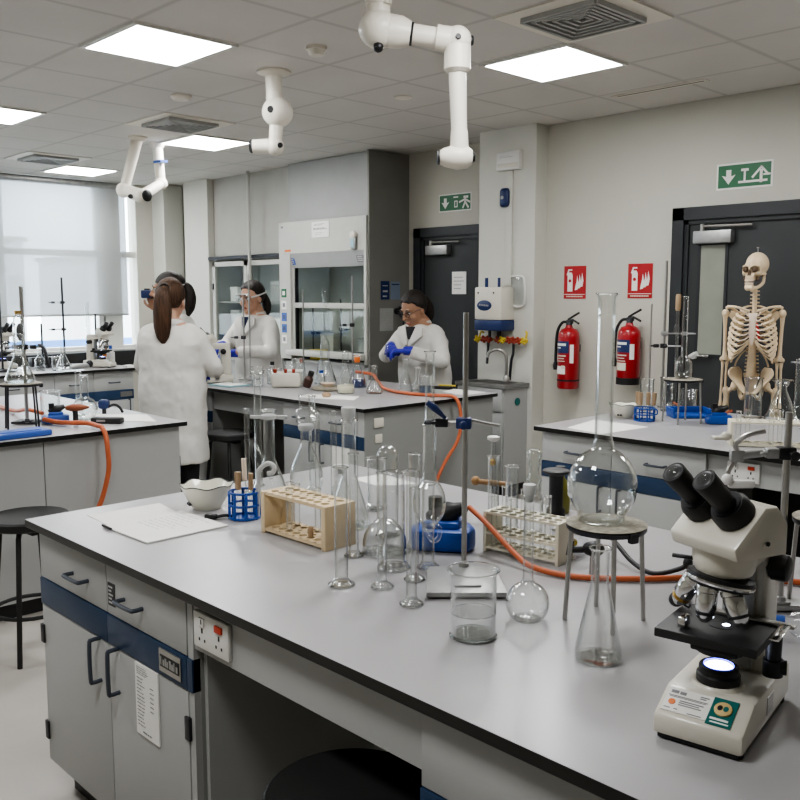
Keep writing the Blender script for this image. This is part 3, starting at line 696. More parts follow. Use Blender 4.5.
# pillar fittings
t = thing('emergency_light', 'small white box at the top of the pillar', 'box', (-4.54, 5.63, 2.64))
B(-.115, .115, -.05, 0, -.07, .07, .006).build('housing', 'white', t); B(-.10, .10, -.053, -.05, -.055, -.02, .001).build('diffuser', 'cream', t)
q = MB(); q.box(-.08, .05, -.0515, -.05, .025, .029); q.box(-.08, .02, -.0515, -.05, .035, .038); q.build('lettering', 'inkl', t, smooth=False)
t = thing('wall_sensor', 'dark navy oval sensor on the pillar below the white box', 'sensor', (-4.585, 5.63, 2.36))
MB().box(-.045, .045, -.045, 0, -.075, .075, .03, seg=4).build('housing', 'navy', t); MB().lathe([(.016, 0), (.012, .006), (0, .008)], 14, Matrix.Translation((-.01, -.044, .0)) @ rotm(PI/2)).build('lens', 'alu', t)
o = MB().box(-.035, .035, -.018, 0, -.42, .47, .002).build('cable_trunking', 'wallw', loc=(-4.55, 5.63, 2.09)); tag(o, 'white cable trunking strip running down the pillar', 'trunking')
t = thing('water_heater', 'cream and navy water heater box on the pillar above the sink', 'water heater', (-4.625, 5.63, 1.31))
B(-.14, .14, -.17, 0, .085, .345, .012).build('casing', 'cream', t); B(-.141, .141, -.171, 0, 0, .084, .01).build('lower_panel', 'navy', t)
MB().lathe([(1, 0), (1, .004), (.93, .006)], 28, Matrix.Translation((-.035, -.169, .20)) @ rotm(PI/2) @ Matrix.Diagonal((.075, .042, 1, 1))).build('oval_badge', 'navy', t)
q = MB()
for k in range(6): q.box(-.085+.017*k, -.073+.017*k, -.1765, -.1745, .198-.0012*k, .212-.0012*k)
q.build('badge_lettering', 'alu', t, smooth=False)
each('screw_cap', 'dkm', t, [MB().cyl((x, -.169, .30), (x, -.173, .30), .008, seg=10) for x in (-.10, .06)])
each('top_pipe', 'navy', t, [MB().cyl((-.09, -.08, .34), (-.09, -.08, .42), .014), MB().cyl((.04, -.08, .34), (.04, -.08, .42), .012)])
each('outlet_pipe', 'dkm', t, [MB().cyl((x, -.07, -.08), (x, -.07, .003), .012) for x in (-.06, .03)])
t = thing('clear_guard', 'clear rounded plastic guard on the pillar beside the water heater', 'guard', (-4.44, 5.63, 1.62))
MB().tube([(-.07, -.02, .12), (.03, -.02, .12), (.06, -.02, .08), (.065, -.02, -.09), (.0, -.02, -.12), (-.07, -.02, -.10)], .008, 8, 4).build('rim', 'white', t); B(-.07, .055, -.024, -.02, -.10, .115, .001).build('shield', 'clearp', t)
t = thing('valve_manifold', 'row of red and yellow gas and water valves below the water heater', 'valves', (-4.585, 5.63, 1.235))
MB().cyl((-.24, -.05, 0), (.26, -.05, 0), .009).build('rail', 'brass', t)
for k, (x, m_) in enumerate(((-.23, 'yel'), (-.16, 'valve'), (-.11, 'valve'), (-.01, 'valve'), (.03, 'yel'), (.10, 'valve'), (.15, 'valve'), (.20, 'valve'), (.25, 'yel'))):
    q = MB(); q.sphere((x, -.06, 0), .03, (1.1, .8, .7), 12)
    for a_ in range(4): q.sphere((x+.02*math.cos(a_*PI/2+.4), -.075, .02*math.sin(a_*PI/2+.4)), .013, seg=8)
    q.build('valve_knob', m_, t)
MB().tube([(-.23, -.05, .0), (-.20, -.06, .06), (-.17, -.06, .05)], .008, 8, 3).build('valve_lever', 'yel', t); MB().tube([(.25, -.05, .0), (.27, -.06, .06), (.26, -.06, .075)], .009, 8, 3).build('valve_lever', 'yel', t)
each('drop_hose', 'dkm', t, [MB().tube([(-.13, -.05, 0), (-.13, -.055, -.10), (-.125, -.07, -.20)], .011, 8, 4), MB().tube([(.13, -.05, 0), (.13, -.05, -.10), (.11, -.05, -.17), (.09, -.04, -.32)], .011, 8, 4), MB().cyl((-.01, -.05, 0), (-.01, -.05, .07), .012)])
# sink unit
t = thing('sink_unit', 'grey sink unit with steel drainer against the pillar', 'sink', (-4.325, 5.32, 0))
q = MB(); q.box(-.52, 0, 0, .31, .87, .9, .002); q.build('counter', mat('sink_counter', (.20, .20, .195), .35, var=.05), t, smooth=False)
q = MB(); q.box(-.49, -.03, .03, .28, .8995, .905, .002); q.build('sink_rim', 'steel', t)
q = MB(); q.box(-.40, -.06, .06, .25, .9045, .9065); q.build('sink_bowl', 'dkm', t, smooth=False)
B(-.50, -.02, .02, .31, .1, .87).build('cabinet', 'cab', t, smooth=False); B(-.46, -.04, .06, .31, 0, .1).build('plinth', 'black', t, smooth=False)
d_ = B(-.49, -.03, .0, .02, .12, .68, .002).build('cabinet_door', 'cab', t); B(-.49, -.03, .0, .02, .69, .865, .002).build('drawer_front', 'cab', t)
MB().cyl((-.02, .18, .76), (-.012, .18, .76), .03).build('round_sticker', 'teal', t)
t = thing('sink_tap', 'steel swan-neck tap over the sink', 'tap', (-4.50, 5.55, .905))
MB().tube([(0, 0, 0), (0, 0, .17), (-.015, -.01, .23), (-.06, -.04, .255), (-.11, -.075, .235), (-.125, -.085, .19)], .013, 12, 5).build('spout', 'steel', t); MB().lathe([(.028, 0), (.028, .03), (.018, .05)], 16).build('base', 'steel', t)

# ------------------------------------------------------------------ fume cupboard
t = thing('fume_cupboard', 'tall grey fume cupboard with glazed sash against the far wall', 'fume cupboard', (0, 5.47, 0))
fx0, fx1 = -7.40, -6.06
B(-7.36, -6.12, .10, .53, 2.30, ZC-.006).build('bulkhead_panel', 'hoodg', t, smooth=False)
B(fx1-.02, fx1, .02, .53, 0, ZC-.012).build('side_panel', 'hoods', t, smooth=False)
B(fx0, fx0+.02, .02, .53, 0, 2.28).build('side_panel', 'hoods', t, smooth=False)
B(fx0, fx1-.02, 0, .10, 2.0, 2.31, .003).build('upper_fascia', 'hood', t, smooth=False)
MB().prism([(0, 2.0), (.10, 2.0), (.10, 1.86), (.05, 1.86)], fx0+.02, fx1-.03, T=Matrix(((0, 0, 1, 0), (1, 0, 0, 0), (0, 1, 0, 0), (0, 0, 0, 1)))).build('header', 'hoodg', t, smooth=False)
B(fx0, -7.22, .0, .10, .95, 2.0, .003).build('corner_post', 'hood', t, smooth=False); B(-6.115, fx1-.02, .0, .10, .95, 2.0, .003).build('corner_post', 'hood', t, smooth=False)
B(-7.22, -6.115, .50, .52, .95, 1.9).build('interior_back', 'inter', t, smooth=False); B(-7.22, -6.115, .06, .50, 1.88, 1.9).build('interior_roof', 'inter', t, smooth=False)
B(-7.225, -7.205, .06, .50, .95, 1.88).build('interior_side', 'inter', t, smooth=False)
B(-7.22, -6.115, .0, .50, .92, .95).build('hood_worktop', 'hoodg', t, smooth=False)
s_ = B(-7.20, -6.13, .045, .05, 1.49, 1.86).build('sash', 'sash', t, smooth=False)
B(-7.20, -6.12, .03, .065, 1.465, 1.515, .003).build('sash_bar', 'hood', s_); B(-7.225, -7.19, .03, .07, 1.0, 1.86).build('sash_rail', 'hood', t, smooth=False); B(-7.19, -7.175, .035, .07, 1.0, 1.86).build('sash_track', 'black', t, smooth=False)
B(-7.20, -6.13, .075, .079, 1.05, 1.49).build('lower_sash', 'sash', t, smooth=False)
B(-7.25, -6.10, -.05, .05, .99, 1.05, .01).build('airfoil_sill', 'hood', t)
B(fx0+.02, fx1-.02, .03, .50, .10, .92).build('base_cabinet', 'cab', t, smooth=False)
for k, (z, m_) in enumerate(((1.61, 'green'), (1.49, 'paper'), (1.37, 'bluep'), (1.255, 'bluep'), (1.145, 'paper'))):
    p_ = B(-7.365, -7.285, -.004, 0, z-.043, z+.043).build('safety_sticker', m_, t, smooth=False)
    q = MB(); q.box(-7.345, -7.305, -.0055, -.0035, z-.02, z+.02, T=None); q.build('sticker_mark', ('paper', 'ink', 'navy', 'navy', 'ink')[k], p_, smooth=False)
    if k == 0: pass
B(-7.30, -7.20, -.004, 0, 2.02, 2.042).build('orange_sticker', 'odot', t, smooth=False)
B(-7.36, -7.325, -.004, 0, 2.255, 2.275).build('maker_mark', 'ink', t, smooth=False)
for k, (x0, m_) in enumerate(((-7.27, 'bluep2'), (-6.235, 'ink'))):
    T_ = Matrix.Translation((0, .0285, 1.925)) @ rotm(.34, 0, 0)
    MB().box(x0, x0+.10, -.006, -.002, -.033, .033, T=T_).build('header_label', m_, t, smooth=False)
    q = MB()
    for j in range(3): q.box(x0+.015, x0+.085, -.0075, -.0055, -.02+.018*j, -.011+.018*j, T=T_)
    q.build('label_lettering', 'inkl', t, smooth=False)
sheet('hood_notice', 'white notice with a few lines of writing on the fume cupboard fascia', 'notice', -6.86, -6.60, 2.14, 2.29, 5.469, lines=para(2, .85, .78, .15, .8, .03, 4)+para(2, .58, .52, .1, .9, .045, 9)+para(2, .3, .2, .2, .75, .02, 10))
t = thing('hood_alarm', 'small round-topped airflow alarm unit on the fume cupboard fascia', 'alarm', (-6.235, 5.47, 2.09))
MB().box(-.035, .035, -.03, 0, -.085, .04, .012).build('body', 'alu', t); MB().lathe([(.036, 0), (.036, .034), (.028, .04)], 18, Matrix.Translation((0, 0, .05)) @ rotm(PI/2)).build('dial', 'armw', t)
B(-.025, .02, -.034, -.029, -.06, .015).build('screen', 'gold2', t, smooth=False)
# notices on the side of the fume cupboard
def side_sheet(name, label, y0, y1, z0, z1, m_, lines=(), lm='ink'): return sheet(name, label, 'notice', y0, y1, z0, z1, -6.059, m_, lines, lm, axis='x')
side_sheet('safety_poster', 'dark navy safety poster on the fume cupboard side, left of two', 5.63, 5.735, 1.55, 1.72, 'navy', [(.2, .8, .75, .05), (.2, .8, .45, .10), (.2, .7, .18, .08)], 'inkl')
side_sheet('safety_poster', 'pale blue safety poster on the fume cupboard side, right of two', 5.755, 5.875, 1.55, 1.715, mat('faded_blue', (.22, .27, .36), .7), [(.1, .9, .85, .07)], 'navy')
side_sheet('instruction_sheet', 'grey printed sheet on the fume cupboard side below the posters', 5.615, 5.785, 1.26, 1.47, mat('grey_paper', (.42, .42, .40), .8), para(7, .85, .15, .1, .85, .012, 12), 'inkl')
t = thing('gas_tap', 'small dark gas outlet on the fume cupboard side beside the sheet', 'tap', (-6.06, 5.83, 1.44), PI/2)
MB().lathe([(.03, 0), (.03, .01), (.012, .015), (.012, .05)], 14, rotm(PI/2)).build('base', 'dkm', t); MB().tube([(0, -.045, -.0), (0, -.06, -.04), (.03, -.065, -.09), (.04, -.06, -.14)], .008, 8, 4).build('spout', 'dkm', t)
MB().sphere((0, -.05, .03), .018, seg=10).build('knob', 'black', t)

# glazed cupboard between the pillar and the fume cupboard
t = thing('glass_cabinet', 'white framed glass-fronted cabinet between the pillar and the fume cupboard', 'cabinet', (0, 5.62, 0))
gx0, gx1 = -8.86, -7.50
B(gx0, gx1, .36, .375, .0, 1.98).build('back_panel', 'hoodg', t, smooth=False)
for nm, a_ in (('side_panel', (gx0, gx0+.02, .02, .36, 0, 1.98)), ('side_panel', (gx1-.02, gx1, .02, .36, 0, 1.98)), ('top_panel', (gx0, gx1, .0, .36, 1.98, 2.0)), ('shelf', (gx0+.02, gx1-.02, .05, .36, 1.50, 1.52)), ('shelf', (gx0+.02, gx1-.02, .05, .36, 1.14, 1.16)), ('base_cabinet', (gx0+.02, gx1-.02, .02, .36, 0, .86))):
    B(*a_).build(nm, 'hoodg', t, smooth=False)
for k, (a_, b_) in enumerate(((gx0+.01, -8.17), (-8.16, gx1-.01))):
    q = MB(); q.box(a_, a_+.055, -.02, .018, .87, 1.96); q.box(b_-.055, b_, -.02, .018, .87, 1.96); q.box(a_, b_, -.02, .018, 1.91, 1.96); q.box(a_, b_, -.02, .018, .87, .92)
    d_ = q.build('cabinet_door', 'hood', t, smooth=False); B(a_+.05, b_-.05, -.002, .002, .9, 1.92).build('door_pane', 'sash', d_, smooth=False)
    MB().box((a_ if k == 0 else b_-.03), (a_+.03 if k == 0 else b_), -.03, -.018, 1.65, 1.72, .003).build('door_catch', 'black', d_)
B(gx0-.06, gx1+.1, -.03, -.01, 1.985, 2.02).build('top_trim', 'dkm', t, smooth=False)
for x, y, z, w_, h_, m_, lab in ((-8.6, 5.80, 1.5205, .14, .16, 'paper', 'white box on the upper shelf inside the glass cabinet, left'), (-8.28, 5.82, 1.1605, .18, .2, 'hood', 'cream box on the middle shelf of the glass cabinet'), (-7.86, 5.8, 1.1605, .26, .18, 'paper', 'white box on the middle shelf of the glass cabinet, right'), (-7.85, 5.82, 1.5205, .16, .22, 'inkl', 'grey box on the upper shelf inside the glass cabinet, right'), (-8.62, 5.82, 1.1605, .16, .26, 'inkl', 'grey carton on the middle shelf of the glass cabinet, left')):
    bx_ = thing('storage_box', lab, 'box', (x, y, z)); B(-w_/2, w_/2, -.08, .08, 0, h_*.8, .003).build('body', m_, bx_); B(-w_/2-.004, w_/2+.004, -.084, .084, h_*.8, h_, .003).build('lid', m_, bx_)
o = MB().cyl((0, 0, 0), (0, 0, 1.2), .018).build('service_pipe', 'hood', loc=(-8.05, 5.56, 1.695)); tag(o, 'thin vertical service pipe dropping from the ceiling before the glass cabinet', 'pipe')
struct(B(-8.92, -7.38, 5.68, 6.0, 2.03, ZC-.001).build('wall_bulkhead', mat('bulkhead_paint', (.44, .43, .395), .75, var=.03), smooth=False))
# ------------------------------------------------------------------ glassware
def ring(m, r, z, t=.0016, seg=32): m.lathe([(r+t*math.cos(a_*PI/3), z+t*math.sin(a_*PI/3)) for a_ in range(7)], seg, cap0=False, cap1=False); return m
def arc_prof(R, zc, r0, r1, n=14):
    """sphere profile from radius r0 below the centre to r1 above"""
    a0, a1 = -math.acos(min(1, r0/R)), math.acos(min(1, r1/R))
    return [(R*math.cos(a0+(a1-a0)*k/n), zc+R*math.sin(a0+(a1-a0)*k/n)) for k in range(n+1)]
def glass(name, label, cat, prof, loc, rim=None, base=None, m='glass', seg=32, group=None, extra=None, loose=()):
    """one blown-glass vessel: a thin wall turned about its axis, a thicker rim and base"""
    q = MB().lathe(prof, seg, cap0=True, cap1=False)
    wt = .0022 if m == 'thick' else .0016      # the inner face of the wall
    if len(prof) > 3: q.lathe([(max(r-wt, .0008), z+(wt*1.6 if i == 0 else 0)) for i, (r, z) in enumerate(prof)], seg, cap0=True, cap1=False)
    for r, z, t_ in (loose or ()): ring(q, r, z, t_, seg)
    q.mi = 1; q.extra = ['solid']                # drawn rim, foot edge and base, solid glass
    for r, z, t_ in (loose or ()): ring(q, r, z, t_, seg)
    if rim: ring(q, prof[-1][0], prof[-1][1], rim, seg)
    if base: q.lathe([(prof[0][0]*.90, .0012), (prof[0][0]*.94, base*.5), (prof[0][0]*.85, base), (0, base*1.15)], seg, cap0=True, cap1=False) if False else None
    q.mi = 0
    if base: ring(q, prof[0][0]*.94, base*.7, base*.45, seg); q.lathe([(prof[0][0]*.8, base*1.1), (0, base*1.3)], seg, cap0=False, cap1=False)
    if extra is None: return tag(q.build(name, m, loc=loc, ang=60), label, cat, group)
    t = thing(name, label, cat, loc, 0, group); q.build('vessel', m, t, ang=60); extra(t)
    return t
def p_erl(R, H, rn, hn):
    zs = H-hn
    return [(R*.93, 0), (R*.99, .006), (R, .014), (R*.96, .028), (rn+(R-rn)*.12, zs-.012), (rn*1.02, zs+.004), (rn, zs+.014), (rn, H-.008), (rn*1.15, H-.003), (rn*1.26, H)]
def p_round(R, H, rn, flat_=.5):
    zc = R*math.sqrt(1-flat_*flat_)
    p = arc_prof(R, zc, R*flat_, rn*1.4); ztop = p[-1][1]
    return p+[(rn*1.08, ztop+.008), (rn, ztop+.02), (rn, H-.005), (rn*1.15, H-.001), (rn*1.2, H)]
def p_pear(R, H, rn, zb=.0):
    return [(R*.55, zb), (R*.85, zb+R*.25), (R, zb+R*.75), (R*1.0, zb+R*1.2), (R*.93, zb+R*1.75), (R*.7, zb+R*2.3), (rn*1.5, zb+R*2.75), (rn*1.05, zb+R*3.1), (rn, zb+R*3.4), (rn, H-.003), (rn*1.2, H)]
def p_cyl(R, H): return [(R*.9, 0), (R, .004), (R, H-.004), (R*1.06, H)]
def p_meas(r, H, rf): return [(rf, 0), (rf, .003), (rf*.8, .008), (r*1.3, .013), (r, .02), (r, H-.004), (r*1.12, H)]
def p_dome(r, H): return [(r*1.05, 0), (r, .003), (r, H-r)]+[(r*math.cos(a_*PI/12), H-r+r*math.sin(a_*PI/12)) for a_ in range(1, 7)]
def p_tube(r, H): return [(r*math.sin(a_*PI/12)+1e-9, r-r*math.cos(a_*PI/12)) for a_ in range(0, 7)]+[(r, H-.002), (r*1.15, H)]
def stopper(r, z, h_, m='frost', name='stopper'):
    return lambda t: MB().lathe([(r*.8, z-.012), (r*.95, z), (r*1.25, z+h_*.3), (r*1.35, z+h_-.003), (r*1.25, z+h_)], 20).build(name, m, t)
def water(R, z0, z1): return lambda t: MB().lathe([(R*.98, z0), (R, z0+.004), (R, z1), (R*.97, z1-.0012), (0, z1-.0015)], 32).build('water', 'waterg', t)
def both(*f): return lambda t: [g(t) for g in f]
def plate_holes(nx, ny, cx, cy, r, z0, z1, x0=0, y0=0, k=16):
    """a plate with round holes right through it"""
    bm = bmesh.new()
    for i in range(nx):
        for j in range(ny):
            ox, oy = x0+(i+.5)*cx, y0+(j+.5)*cy
            for a_ in range(k):
                q = []
                for b_ in (a_, a_+1):
                    t_ = 2*PI*b_/k; c_, s_ = math.cos(t_), math.sin(t_); e = 1/max(abs(c_)/(cx/2), abs(s_)/(cy/2))
                    q.append(((ox+r*c_, oy+r*s_), (ox+e*c_, oy+e*s_)))
                (i0, o0), (i1, o1) = q
                for z, fl in ((z0, True), (z1, False)):
                    vs = [bm.verts.new((*p, z)) for p in (i0, o0, o1, i1)]
                    bm.faces.new(vs[::-1] if fl else vs)
                vs = [bm.verts.new(p) for p in ((*i0, z0), (*i0, z1), (*i1, z1), (*i1, z0))]; bm.faces.new(vs)
    X1_, Y1_ = x0+nx*cx, y0+ny*cy
    for a_, b_ in (((x0, y0), (X1_, y0)), ((X1_, y0), (X1_, Y1_)), ((X1_, Y1_), (x0, Y1_)), ((x0, Y1_), (x0, y0))):
        bm.faces.new([bm.verts.new(p) for p in ((*a_, z0), (*b_, z0), (*b_, z1), (*a_, z1))])
    bmesh.ops.remove_doubles(bm, verts=bm.verts, dist=1e-5)
    q = MB(); q.merge(bm); return q
def tube_rack(label, loc, rz, L, D, H, nx, ny, r, m, name='test_tube_rack', tiers=(1., .12), th=.008, endw=.016, mid=None):
    t = thing(name, label, 'test tube rack', loc, rz)
    for x in (0, L-endw): B(x, x+endw, 0, D, 0, H, .0015).build('end_block', m, t)
    cx, cy = (L-2*endw)/nx, D*.96/ny
    for k, f in enumerate(tiers):
        z = H*f; plate_holes(nx, ny, cx, cy, r, z-th, z, endw, D*.02).build(('top_plate', 'lower_plate', 'middle_plate')[k], m, t, ang=30)
    return t, lambda i, j: Matrix.Translation(loc) @ Matrix.Rotation(rz, 4, 'Z') @ V((endw+(i+.5)*cx, D*.02+(j+.5)*cy, 0))
def clamp(m_parent, z, ang, L, jaw=.018, mname='dkm', jm='alu', boss=True):
    """boss head on the rod with an arm and a two-fingered jaw, turned by ang"""
    d = V((math.cos(ang), math.sin(ang), 0)); n = V((-d.y, d.x, 0)); o = V((0, 0, z))
    if boss: 
        q = MB().box(-.016, .022, -.014, .014, -.014, .014, .004, T=Matrix.Translation(o) @ Matrix.Rotation(ang, 4, 'Z')); q.cyl(o+n*.012, o+n*.04, .004, seg=8); q.build('boss_head', mname, m_parent)
        MB().sphere(o+n*.042, .009, (1.2, .5, 1.2), 10).build('boss_screw', mname, m_parent)
    MB().cyl(o+d*.018, o+d*(L-jaw*1.1), .0048, seg=10).build('clamp_arm', 'steel', m_parent)
    q = MB(); c = o+d*L
    for s_ in (-1, 1):
        q.tube([c-d*jaw*1.25, c-d*jaw*.8+n*s_*jaw*.7, c+n*s_*jaw*1.08, c+d*jaw*.7+n*s_*jaw*.85], .0045, 8, 4)
    q.box(-.02, .012, -.011, .011, -.011, .011, .003, T=Matrix.Translation(c-d*jaw*1.9) @ Matrix.Rotation(ang, 4, 'Z')).build('clamp_jaw', jm, m_parent)
def stand(label, loc, rz, rod, r=.0065, base=(-.10, .09, -.18, .02), bm_='alu', clamps=(), rodm='steel', name='retort_stand'):
    t = thing(name, label, 'retort stand', loc, rz)
    x0, x1, y0, y1 = base
    q = MB(); q.prism([(x0, y0), (x1, y0), (x1*.9, y1), (x0*.9, y1)], .004, .017, bev=.003); q.prism([(x0*.35, y0*.8), (x1*.35, y0*.8), (x1*.25, y1*.5), (x0*.25, y1*.5)], .017, .023, bev=.002); q.build('base_plate', bm_, t)
    MB().cyl((0, 0, .012), (0, 0, rod), r, seg=14).build('rod', rodm, t)
    MB().lathe([(.014, .016), (.012, .032), (r, .034)], 14).build('rod_collar', bm_, t)
    for c in clamps: clamp(t, *c)
    return t
def tripod(label, loc, rz, H, R, legs=4, gauze=True, m='steel'):
    t = thing('tripod', label, 'tripod', loc, rz)
    MB().lathe([(R*.98, H-.012), (R*1.02, H-.008), (R*1.02, H-.002), (R*.98, H)], 36, cap0=False, cap1=False).lathe([(R*.82, H), (R*.82, H-.012)], 36, cap0=False, cap1=False).lathe([(R*.98, H-.012), (R*.82, H-.012)], 36, cap0=False, cap1=False).lathe([(R*.98, H), (R*.82, H)], 36, cap0=False, cap1=False).build('ring', 'dkm', t)
    for k in range(legs):
        a_ = 2*PI*k/legs; d = V((math.cos(a_), math.sin(a_), 0))
        MB().cyl(d*R*.9+V((0, 0, H-.012)), d*R*1.02, .0052, seg=10).build('leg', m, t)
    if gauze:
        MB().lathe([(R*1.01, H+.0005), (R*1.03, H+.002), (R*.9, H+.0035), (0, H+.0035)], 36).build('gauze_mat', 'gauze', t)
        each('corner_clip', 'dkm', t, [MB().box(R*.9, R*1.08, -.010, .010, H-.022, H-.001, .003, T=Matrix.Rotation(a_, 4, 'Z')) for a_ in (.5, 2.7)])
    return t
def hose(label, pts, r=.0075, m='orange', name='rubber_hose', cat='hose'):
    return tag(MB().tube(pts, r, 12, 8).build(name, m), label, cat)
def bowl(label, loc, R=.082, rz=0):
    t = thing('porcelain_bowl', label, 'bowl', loc, rz)
    bm = bmesh.new(); seg = 48
    def rg(r, z, wav, dz): return [(r*(1+wav*math.cos(6*2*PI*i/seg))*math.cos(2*PI*i/seg), r*(1+wav*math.cos(6*2*PI*i/seg))*math.sin(2*PI*i/seg), z+dz*math.cos(6*2*PI*i/seg)) for i in range(seg)]
    H = R*.95
    rings = [rg(R*.52, 0, 0, 0), rg(R*.56, .006, 0, 0), rg(R*.78, H*.45, 0, 0), rg(R*.98, H*.92, .02, .002), rg(R*1.0, H, .03, .004), rg(R*.95, H*.97, .03, .004), rg(R*.75, H*.45, 0, 0), rg(R*.45, H*.12, 0, 0), rg(R*.05, H*.10, 0, 0)]
    q = MB().loft(rings); q.build('bowl', 'porc', t)
    MB().tube(rg(R*1.0, H+.0008, .03, .004), .0016, 6, closed=True).build('rim_line', 'dkm', t)
    each('maker_spot', 'dkm', t, [MB().sphere((.70*R*math.cos(a_), .70*R*math.sin(a_), H*.25), .007, (1, 1, .8), 8) for a_ in (-2.0, -1.72)])
    return t
def pot_rack(label, loc, R, H, m='bluep', n=8, pots=(), rz=0, pm='woody'):
    """blue basket-like rack holding pipettes"""
    t = thing('pipette_basket', label, 'basket', loc, rz)
    q = MB()
    for z in (.004, H*.5, H-.004): q.lathe([(R+.004*math.cos(a_*PI/4), z+.004*math.sin(a_*PI/4)) for a_ in range(9)], 28, cap0=False, cap1=False)
    for k in range(n): 
        a_ = 2*PI*k/n; q.cyl((R*math.cos(a_), R*math.sin(a_), 0), (R*math.cos(a_), R*math.sin(a_), H), .0045, seg=8)
    q.lathe([(R, .001), (0, .001)], 24, cap0=False); q.build('basket', m, t)
    MB().tube([(R, 0, H-.01), (R+.018, 0, H-.006), (R+.022, 0, H-.03), (R+.004, 0, H-.035)], .004, 8, 4).build('side_hook', m, t)
    return t
RZ = .80054
T9 = .9005
# --- nearest bench
q = MB(); q.prism([(-2.68, 1.212), (-2.485, 1.20), (-2.46, 1.43), (-2.668, 1.46)], T9-.0003, T9+.001)
tag(q.build('paper_sheet', 'paper', smooth=False), 'loose white sheet lying under the booklet at the left end of the nearest bench', 'paper')
t = thing('booklet', 'thin open white lab booklet lying on the nearest bench beside the bowl', 'booklet', (-2.385, 1.32, T9+.0012), .02)
B(-.125, .135, -.135, .135, 0, .0035).build('pages', 'paper', t, smooth=False); MB().cyl((-.127, -.136, .005), (-.07, -.138, .0045), .0035, seg=8).build('curled_edge', 'dkm', t)
B(-.127, .137, -.137, .137, -.0003, .0008).build('cover', 'knee', t, smooth=False)
q = MB()
for a0, a1, z, th in para(9, .92, .35, .12, .8, .006, 21): q.box(-.12+.25*a0, -.12+.25*a1, -.13+.26*z-.0012, -.13+.26*z+.0012, .0034, .0038)
q.build('printing', 'inkl', t, smooth=False)
bowl('wavy-rimmed cream porcelain bowl beside the open booklet', (-2.50, 1.54, T9), .084)
t = pot_rack('round blue plastic basket of wooden-topped pipettes next to the porcelain bowl', (-2.305, 1.555, T9), .047, .088, rz=-.5)
def pipette(label, x, y, z, lean, L, m, cap=None, hook=False):
    o = thing('pipette', label, 'pipette', (x, y, z), 0, 'pipettes in the blue baskets')
    e = V((lean[0], lean[1], L)); MB().cyl((0, 0, 0), e*.62, .0045, seg=8).build('glass_stem', 'glass', o); MB().cyl(e*.62, e, .008, .0075, seg=10).build('top', m, o)
    return o
for k, (dx, dy, ln, L, m, lab) in enumerate(((-.02, -.01, (-.005, 0), .14, 'woody', 'brown wooden-topped pipette at the left of the nearest blue basket'), (.0, -.02, (.0, 0), .145, 'woody', 'brown wooden-topped pipette at the front of the nearest blue basket'), (.015, .012, (.005, .0), .14, 'woody', 'brown wooden-topped pipette at the back of the nearest blue basket'), (-.012, .015, (-.01, .0), .18, 'cart', 'tall pink-topped pipette in the nearest blue basket'))):
    pipette(lab, -2.305+dx, 1.555+dy, T9+.004, ln, L, m)
o = MB().tube([(0, 0, 0), (.01, 0, .12), (.012, 0, .15), (.03, .02, .172), (.05, .03, .165), (.045, .03, .145), (.03, .02, .14)], .0075, 10, 5).build('bent_tube', 'frost', loc=(-2.272, 1.58, T9+.004)); tag(o, 'thick bent clear tube hooking out of the nearest blue basket', 'tube')
t = thing('plug_lead', 'small black clip and lead lying by the nearest blue basket', 'clip', (-2.365, 1.47, T9), .6)
MB().box(-.02, .02, -.01, .01, 0, .016, .005).build('clip', 'black', t); MB().tube([(.018, 0, .008), (.045, .01, .012), (.06, .02, .006)], .005, 8, 4).build('lead', 'black', t)

wr, wpos = tube_rack('pale wooden test tube rack with sixteen holes on the nearest bench', (-2.131, 1.494, T9), .012, .295, .112, .124, 8, 2, .0125, 'wood', th=.009, endw=.018, tiers=(1., .13))
for i, (a_, b_) in enumerate(((0, 1), (1, 1), (2, 0), (4, 1))):
    p = wpos(a_, b_); glass('test_tube', f'clear test tube in the pale wooden rack, {ORD[i]} from its bowl end', 'test tube', p_tube(.0095, .125), (p.x, p.y, T9+.017), .001, m='glass', seg=16, group='test tubes in the wooden rack')
p = wpos(5, 0); tag(MB().lathe([(.007, 0), (.009, .02), (.006, .03)], 12).build('cork', 'woody', loc=(p.x, p.y, T9+.017)), 'small cork standing on the lower shelf of the wooden rack', 'cork')
# flasks behind the rack
def clip_joint(r, z, m='frost'): 
    return lambda t: MB().lathe([(r*1.1, z), (r*1.5, z+.004), (r*1.5, z+.014), (r*1.1, z+.018)], 18).box(-r*3.4, r*3.4, -.006, .006, z+.003, z+.014, .002, T=Matrix.Rotation(.8, 4, 'Z')).build('joint_clip', m, t)
glass('conical_flask', 'clear conical flask with a frosted neck clip behind the wooden rack, beside the blue basket', 'flask', p_erl(.064, .30, .0195, .17), (-2.51, 1.80, T9), .0022, .007, m='thick', extra=both(clip_joint(.019, .268), lambda t: MB().tube([(-.02, -.035, .10), (-.04, -.05, .16), (-.02, -.05, .19), (.02, -.045, .15), (.05, -.03, .11), (.05, -.03, .07)], .007, 10, 5).build('side_arm', 'glass', t)))
glass('pear_flask', 'clear pear-shaped flask topped by a chunky glass adapter, behind the middle of the wooden rack', 'flask', p_pear(.058, .24, .0195), (-2.41, 1.885, T9), .0022, .007, m='thick', extra=both(lambda t: MB().lathe([(.024, .232), (.028, .24), (.028, .25), (.022, .254)], 24).build('collar', 'frost', t), lambda t: ring(ring(MB().lathe([(.02, .25), (.034, .262), (.034, .30), (.02, .312), (.024, .32), (.024, .352), (.02, .355)], 24, cap0=False, cap1=False), .034, .28, .004), .024, .352, .003).build('adapter', 'thick', t), lambda t: MB().tube([(.03, 0, .28), (.07, 0, .275), (.085, 0, .265)], .007, 8, 4).build('adapter_arm', 'thick', t)))
